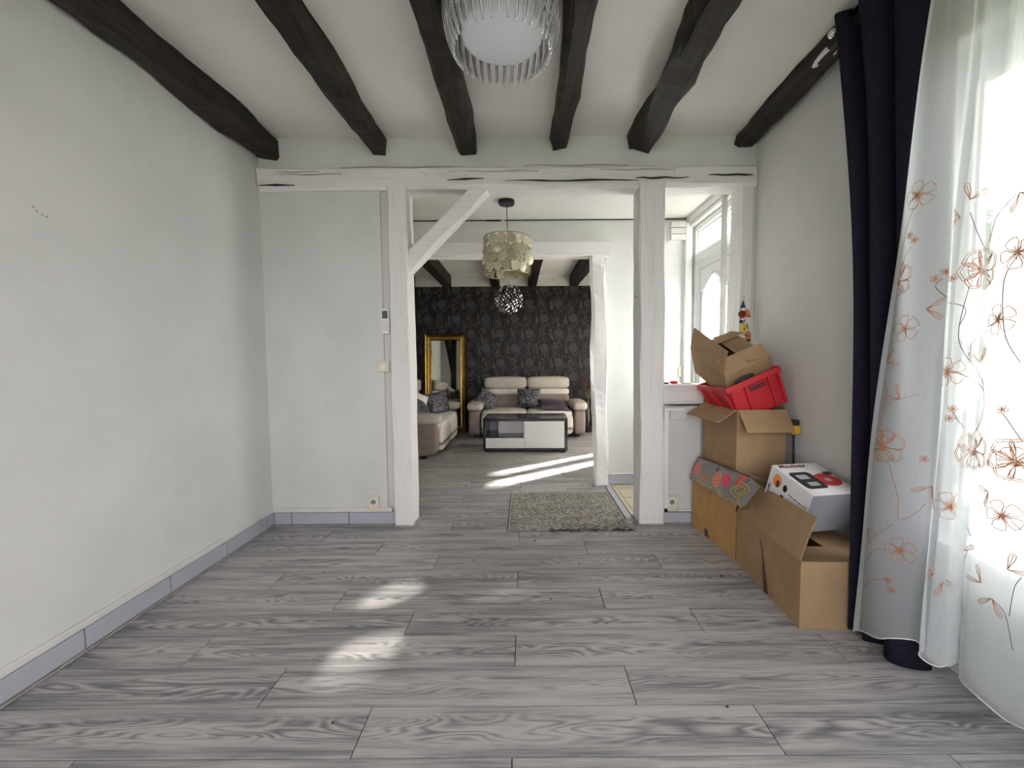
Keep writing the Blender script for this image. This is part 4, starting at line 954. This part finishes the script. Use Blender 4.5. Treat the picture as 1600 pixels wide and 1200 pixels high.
# ------------------------------------------------------------------ sheer embroidered curtain
HEM = [(1.318, 1.632), (1.305, 1.545), (1.318, 1.47), (1.365, 1.42), (1.385, 1.405), (1.355, 1.385), (1.39, 1.355), (1.47, 1.375), (1.455, 1.34), (1.44, 1.275), (1.458, 1.219), (1.49, 1.13), (1.44, 1.04), (1.41, .96), (1.47, .90), (1.50, .84), (1.44, .77), (1.42, .68), (1.47, .6), (1.44, .52), (1.46, .45)]
TOP = [(1.375, 1.445), (1.375, 1.425), (1.39, 1.41), (1.41, 1.39), (1.41, 1.37), (1.405, 1.345), (1.42, 1.315), (1.45, 1.29), (1.43, 1.25), (1.405, 1.2), (1.43, 1.15), (1.45, 1.08), (1.41, 1.0), (1.40, .94), (1.44, .88), (1.45, .82), (1.41, .75), (1.40, .68), (1.44, .6), (1.41, .52), (1.43, .45)]
SZ0, SZ1 = .045, 2.56
ZL = [.0, .045, .085, .105, .09, .075, .065, .06, .03, .01] + [0] * 11
def lift(u):
    i = min(int(u), 19); return ZL[i] * (1 - u + i) + ZL[i + 1] * (u - i)
def S(u, z):
    z = z + max(0, lift(u) * (1 - (z - SZ0) / .25)) if z < SZ0 + .25 else z
    w = max(0, min(1, (z - SZ0) / (SZ1 - SZ0))); h_ = crm(HEM, u); t_ = crm(TOP, u); m_ = w ** 1.3
    return Vector((h_[0] * (1 - m_) + t_[0] * m_ + .006 * math.sin(5 * z + u * 2.1), h_[1] * (1 - m_) + t_[1] * m_, z))
nu, nv = 240, 60
def sheer_patch(name, u0, u1, z0, z1, nu, nv, mat, parent=None, off=0):
    vs_, fs = [], []
    for j in range(nv + 1):
        for i in range(nu + 1):
            u = u0 + (u1 - u0) * i / nu; p = S(u, z0 + (z1 - z0) * j / nv)
            if off: p.x -= off
            if z0 <= SZ0 + .001 and j == 0: p.z += .006 * math.sin(u * 3)
            vs_.append(p)
    for j in range(nv):
        for i in range(nu): a = j * (nu + 1) + i; fs.append((a, a + 1, a + nu + 2, a + nu + 1))
    return link(name, pd(vs_, fs), mat, parent, smooth=True)
sh = sheer_patch('sheer_curtain', 0, 20, SZ0, SZ1, nu, nv, 'sheer'); tag(sh, 'sheer white curtain embroidered with brown flowers over the bright window', 'curtain')
sheer_patch('side_hem', 0, .42, SZ0, SZ1, 3, 60, 'sheer_hem', sh, .002)
sheer_patch('rear_fold', 5.0, 20, SZ0, SZ1, 200, 40, 'sheer', sh, -.022)
tube('rolled_hem', [S(20 * i / 240, SZ0) + Vector((0, 0, .006 * math.sin(20 * i / 240 * 3))) for i in range(241)], .0022, 'card_white', sh, 5)
tube('rod_bar', [(1.425, .3, 2.575), (1.425, 1.0, 2.575), (1.425, 1.47, 2.575)], .006, 'chrome', rod)
def dudl(u, z): return .02 / max(1e-4, (S(u + .02, z) - S(u, z)).length)
def walk(u, z, ds):      # move ds metres along the cloth
    n = max(1, int(abs(ds) / .006)); st_ = ds / n
    for _ in range(n): u += st_ * dudl(max(0, u), z)
    return u
def stitch(name, lines, mat='wire', r=.0011):
    v_, f_ = [], []
    for L in lines:
        seg = []
        for (u, z) in L:
            if u < 0 or z < SZ0 + .003 or u > 19.9:
                if len(seg) > 1: tube_data(seg, r, 3, v_, f_, False)
                seg = []; continue
            seg.append(S(u, z))
        if len(seg) > 1: tube_data(seg, r, 3, v_, f_, False)
    if v_: link(name, pd(v_, f_), mat, sh)
def local(u, z, pts): return [(walk(u, z, a), z + b_) for a, b_ in pts]
def petal(cx_, cy_, a, l, w, n=10, rip=0): 
    out = []
    for i in range(n + 1):
        t_ = i / n * 2 * math.pi - math.pi; q = (1 + math.cos(t_)) / 2; side = math.sin(t_)
        rr = l * (q ** .6) * (1 + rip * math.sin(i * 2.4)); ww_ = w * side * (q ** .35)
        out.append((cx_ + rr * math.cos(a) - ww_ * math.sin(a), cy_ + rr * math.sin(a) + ww_ * math.cos(a)))
    return out
def peony(u, z, r, rot=.3):
    L = []
    for k, (a, l, w) in enumerate(((.2, 1.05, .5), (1.1, .95, .5), (2.0, 1.0, .52), (2.9, .95, .5), (3.8, .9, .45), (4.7, .8, .5), (5.5, 1.0, .42))):
        L.append(petal(0, 0, a + rot, r * l, r * w, 12, .05)); L.append(petal(0, 0, a + rot, r * l * .9, r * w * .85, 12, .05))
    for k in range(4): L.append(petal(-r * .1, r * .05, 1.1 + k * .75 + rot, r * .55, r * .25, 8))
    for k in range(9): a = .4 + k * .33; L.append([(0, -r * .2), (r * .3 * math.cos(a), -r * .2 + r * .35 * math.sin(a))])
    stitch('embroidered_peony', [local(u, z, l) for l in L])
def flower(u, z, r, rot=0):
    L = [petal(0, 0, rot + k * 2 * math.pi / 5, r, r * .46, 9, .06) for k in range(5)]
    for k in range(14): a = k * .45 + rot; L.append([(r * .08 * math.cos(a), r * .08 * math.sin(a)), (r * (.3 + .15 * (k % 2)) * math.cos(a), r * (.3 + .15 * (k % 2)) * math.sin(a))])
    stitch('embroidered_flower', [local(u, z, l) for l in L])
def floret(u, z, r=.013):
    stitch('embroidered_floret', [local(u, z, petal(0, 0, k * 2 * math.pi / 5, r, r * .4, 5)) for k in range(5)])
def leafm(u, z, a, l=.05):
    stitch('embroidered_leaf', [local(u, z, petal(0, 0, a, l, l * .16, 8)), local(u, z, [(0, 0), (l * .9 * math.cos(a), l * .9 * math.sin(a))])])
for a in ((.36, 1.42, .068), (6.54, 1.42, .070), (.9, .82, .070), (6.96, .84, .070), (9.81, .84, .072), (13.2, 1.1, .07), (12.5, .5, .07)): peony(*a)
for i, a in enumerate(((1.35, 1.70), (1.35, 1.25), (5.37, 1.10), (8.58, 1.26), (2.16, .46), (6.0, .66), (9.48, .67), (9.12, 1.45))): flower(a[0], a[1], .047, .5 + i * 1.3)
for a in ((1.05, 1.57), (1.44, 1.55), (2.64, 1.41), (3.18, 1.43), (5.19, 1.40), (5.79, .98), (5.67, .95), (2.88, .80), (1.8, .34), (1.98, .31), (9.15, .99), (8.61, .82)): floret(*a)
for i, a in enumerate(((5.61, 1.64), (5.25, 1.59), (9.03, 1.62), (.42, 1.13), (1.41, 1.0), (3.63, .71), (2.43, 1.31), (6.87, 1.13), (8.73, .73), (.51, .49), (6.9, .50), (5.37, .42), (5.79, .40), (9.81, .51), (8.61, .43), (9.21, .40))):
    for k in (0, 1): leafm(a[0], a[1], .5 + i * 1.9 + k * 1.3, .055)
STEMS = [[(.39, 1.36), (.2, 1.29), (.05, 1.19)], [(.05, 1.12), (.66, 1.03), (.69, .95)], [(.57, .89), (.84, .97), (1.41, 1.0), (2.43, 1.02)], [(1.29, .76), (1.83, .65), (2.01, .57), (3.12, .65)], [(1.05, 1.21), (.22, 1.18), (.05, 1.1)],
    [(2.16, .46), (1.08, .43), (.36, .34)], [(1.68, .34), (1.05, .31), (.48, .25)], [(.33, .4), (1.05, .48), (1.74, .55)], [(7.26, .86), (6.15, .94), (5.82, .97)], [(6.69, .88), (7.89, 1.0), (6.93, 1.06), (5.82, 1.1)],
    [(5.76, 1.25), (5.79, 1.31), (3.6, 1.34), (2.7, 1.38), (2.97, 1.41)], [(5.97, 1.37), (5.76, 1.21), (6.66, 1.11), (7.83, 1.02)], [(8.37, 1.25), (6.51, 1.21), (6.39, 1.13)], [(6.63, 1.48), (6.0, 1.55), (5.67, 1.6)], [(6.63, 1.48), (7.44, 1.56), (8.88, 1.62)],
    [(6.57, .61), (7.65, .56)], [(7.71, .29), (6.54, .38), (5.94, .41)], [(6.78, .38), (7.02, .45), (7.5, .51)], [(10.11, .27), (9.81, .37), (9.21, .4)], [(9.96, .37), (10.05, .46), (10.2, .5)], [(9.81, .66), (10.11, .64)], [(9.12, 1.44), (8.67, 1.37), (8.94, 1.22), (9.6, 1.13)], [(9.9, .9), (9.39, .96), (9.15, .98)],
    [(1.2, 1.66), (.7, 1.6), (.4, 1.5)], [(1.3, 1.53), (.8, 1.5), (.5, 1.45)]]
for st_ in STEMS:
    m_ = [crm(st_, (len(st_) - 1) * i / 24) for i in range(25)]
    stitch('embroidered_stem', [m_], 'wire_dark' if st_[0][0] > 5 else 'wire')


# ------------------------------------------------------------------ outside
def g_struct(name, a, b_, mat): return tag(boxes(name, [(a, b_)], mat), **st)
g_struct('ground', (3.2, -14, -.6), (30, 22, -.5), 'grass'); g_struct('terrace', (1.85, -6, -.3), (3.2, 12, -.25), 'terrace'); g_struct('ground_back', (-14, -16, -.6), (3.1, -1.5, -.5), 'grass')
def foliage(name, blobs, n, ls, mat, lb, cat, trunk=None, group=None):
    root = empty(name, label=lb, cat=cat, group=group); v_, f_ = [], []
    for i in range(n):
        c_, r_ = random.choice(blobs); d = noise.random_unit_vector(); p = Vector(c_) + Vector((d.x * r_, d.y * r_, d.z * r_)) * (random.random() ** .4)
        a = noise.random_unit_vector(); b_ = a.cross(noise.random_unit_vector()).normalized(); k = len(v_); s_ = ls * random.uniform(.6, 1.3)
        v_ += [p, p + a * s_ * .5 + b_ * s_ * .3, p + a * s_, p + a * s_ * .5 - b_ * s_ * .3]; f_.append((k, k + 1, k + 2, k + 3))
    tag(link('crown', pd(v_, f_), mat, root), kind='stuff')
    if trunk: tube('trunk', trunk, .09, 'bark', root)
    return root
foliage('garden_tree', [((8.6, 7.7, .9), 1.5), ((9.6, 8.3, 2.4), 1.6), ((7.4, 6.6, .3), 1.0), ((10.6, 9.6, 3.2), 1.5)], 9000, .20, 'leaf_pale', 'pale green leafy tree beyond the sheer curtain at the right edge', 'tree', [(9, 8, -.5), (9, 8, 1.2)], 'garden trees')
foliage('garden_tree', [((5.9, 3.6, 5.2), 1.4), ((6.6, 2.6, 5.0), 1.3), ((5.6, 2.4, 5.4), 1.2)], 5200, .24, 'leaf', 'tall unseen tree outside, added so its crown shades the front window', 'tree', [(6.1, 3.0, -.5), (6.0, 3.0, 2.2), (6.1, 3.0, 5.0)], 'garden trees')  # unseen tree, added to keep direct sun off the sheer
hp = empty('potted_plant', (2.05, 1.78, -.25), label='leafy potted plant just outside the window, seen through the sheer curtain', cat='plant')
link('pot', lathe([(0, 0), (.12, 0), (.16, .28), (.14, .28), (.12, .24), (0, .24)], 24), 'brown_side', hp)
tube('stem', [(0, 0, .24), (.02, .01, .8), (-.02, .02, 1.4), (.01, -.01, 1.95)], .012, 'bark', hp)
for i in range(26):
    z_ = .75 + 1.2 * i / 26; a = i * 2.4; d = Vector((math.cos(a), math.sin(a), .35)).normalized(); s_ = Vector((-math.sin(a), math.cos(a), 0)); p = Vector((0, 0, z_)); l_ = .10
    q = [p, p + d * l_ * .5, p + d * l_, p + d * l_ * 1.5]
    link('leaf', pd([q[0], q[1] + s_ * .012, q[2] + s_ * .038, q[3], q[2] - s_ * .038, q[1] - s_ * .012, q[2] + Vector((0, 0, -.006))], [(0, 1, 2, 6), (0, 6, 4, 5), (6, 2, 3), (6, 3, 4)]), 'leaf', hp)
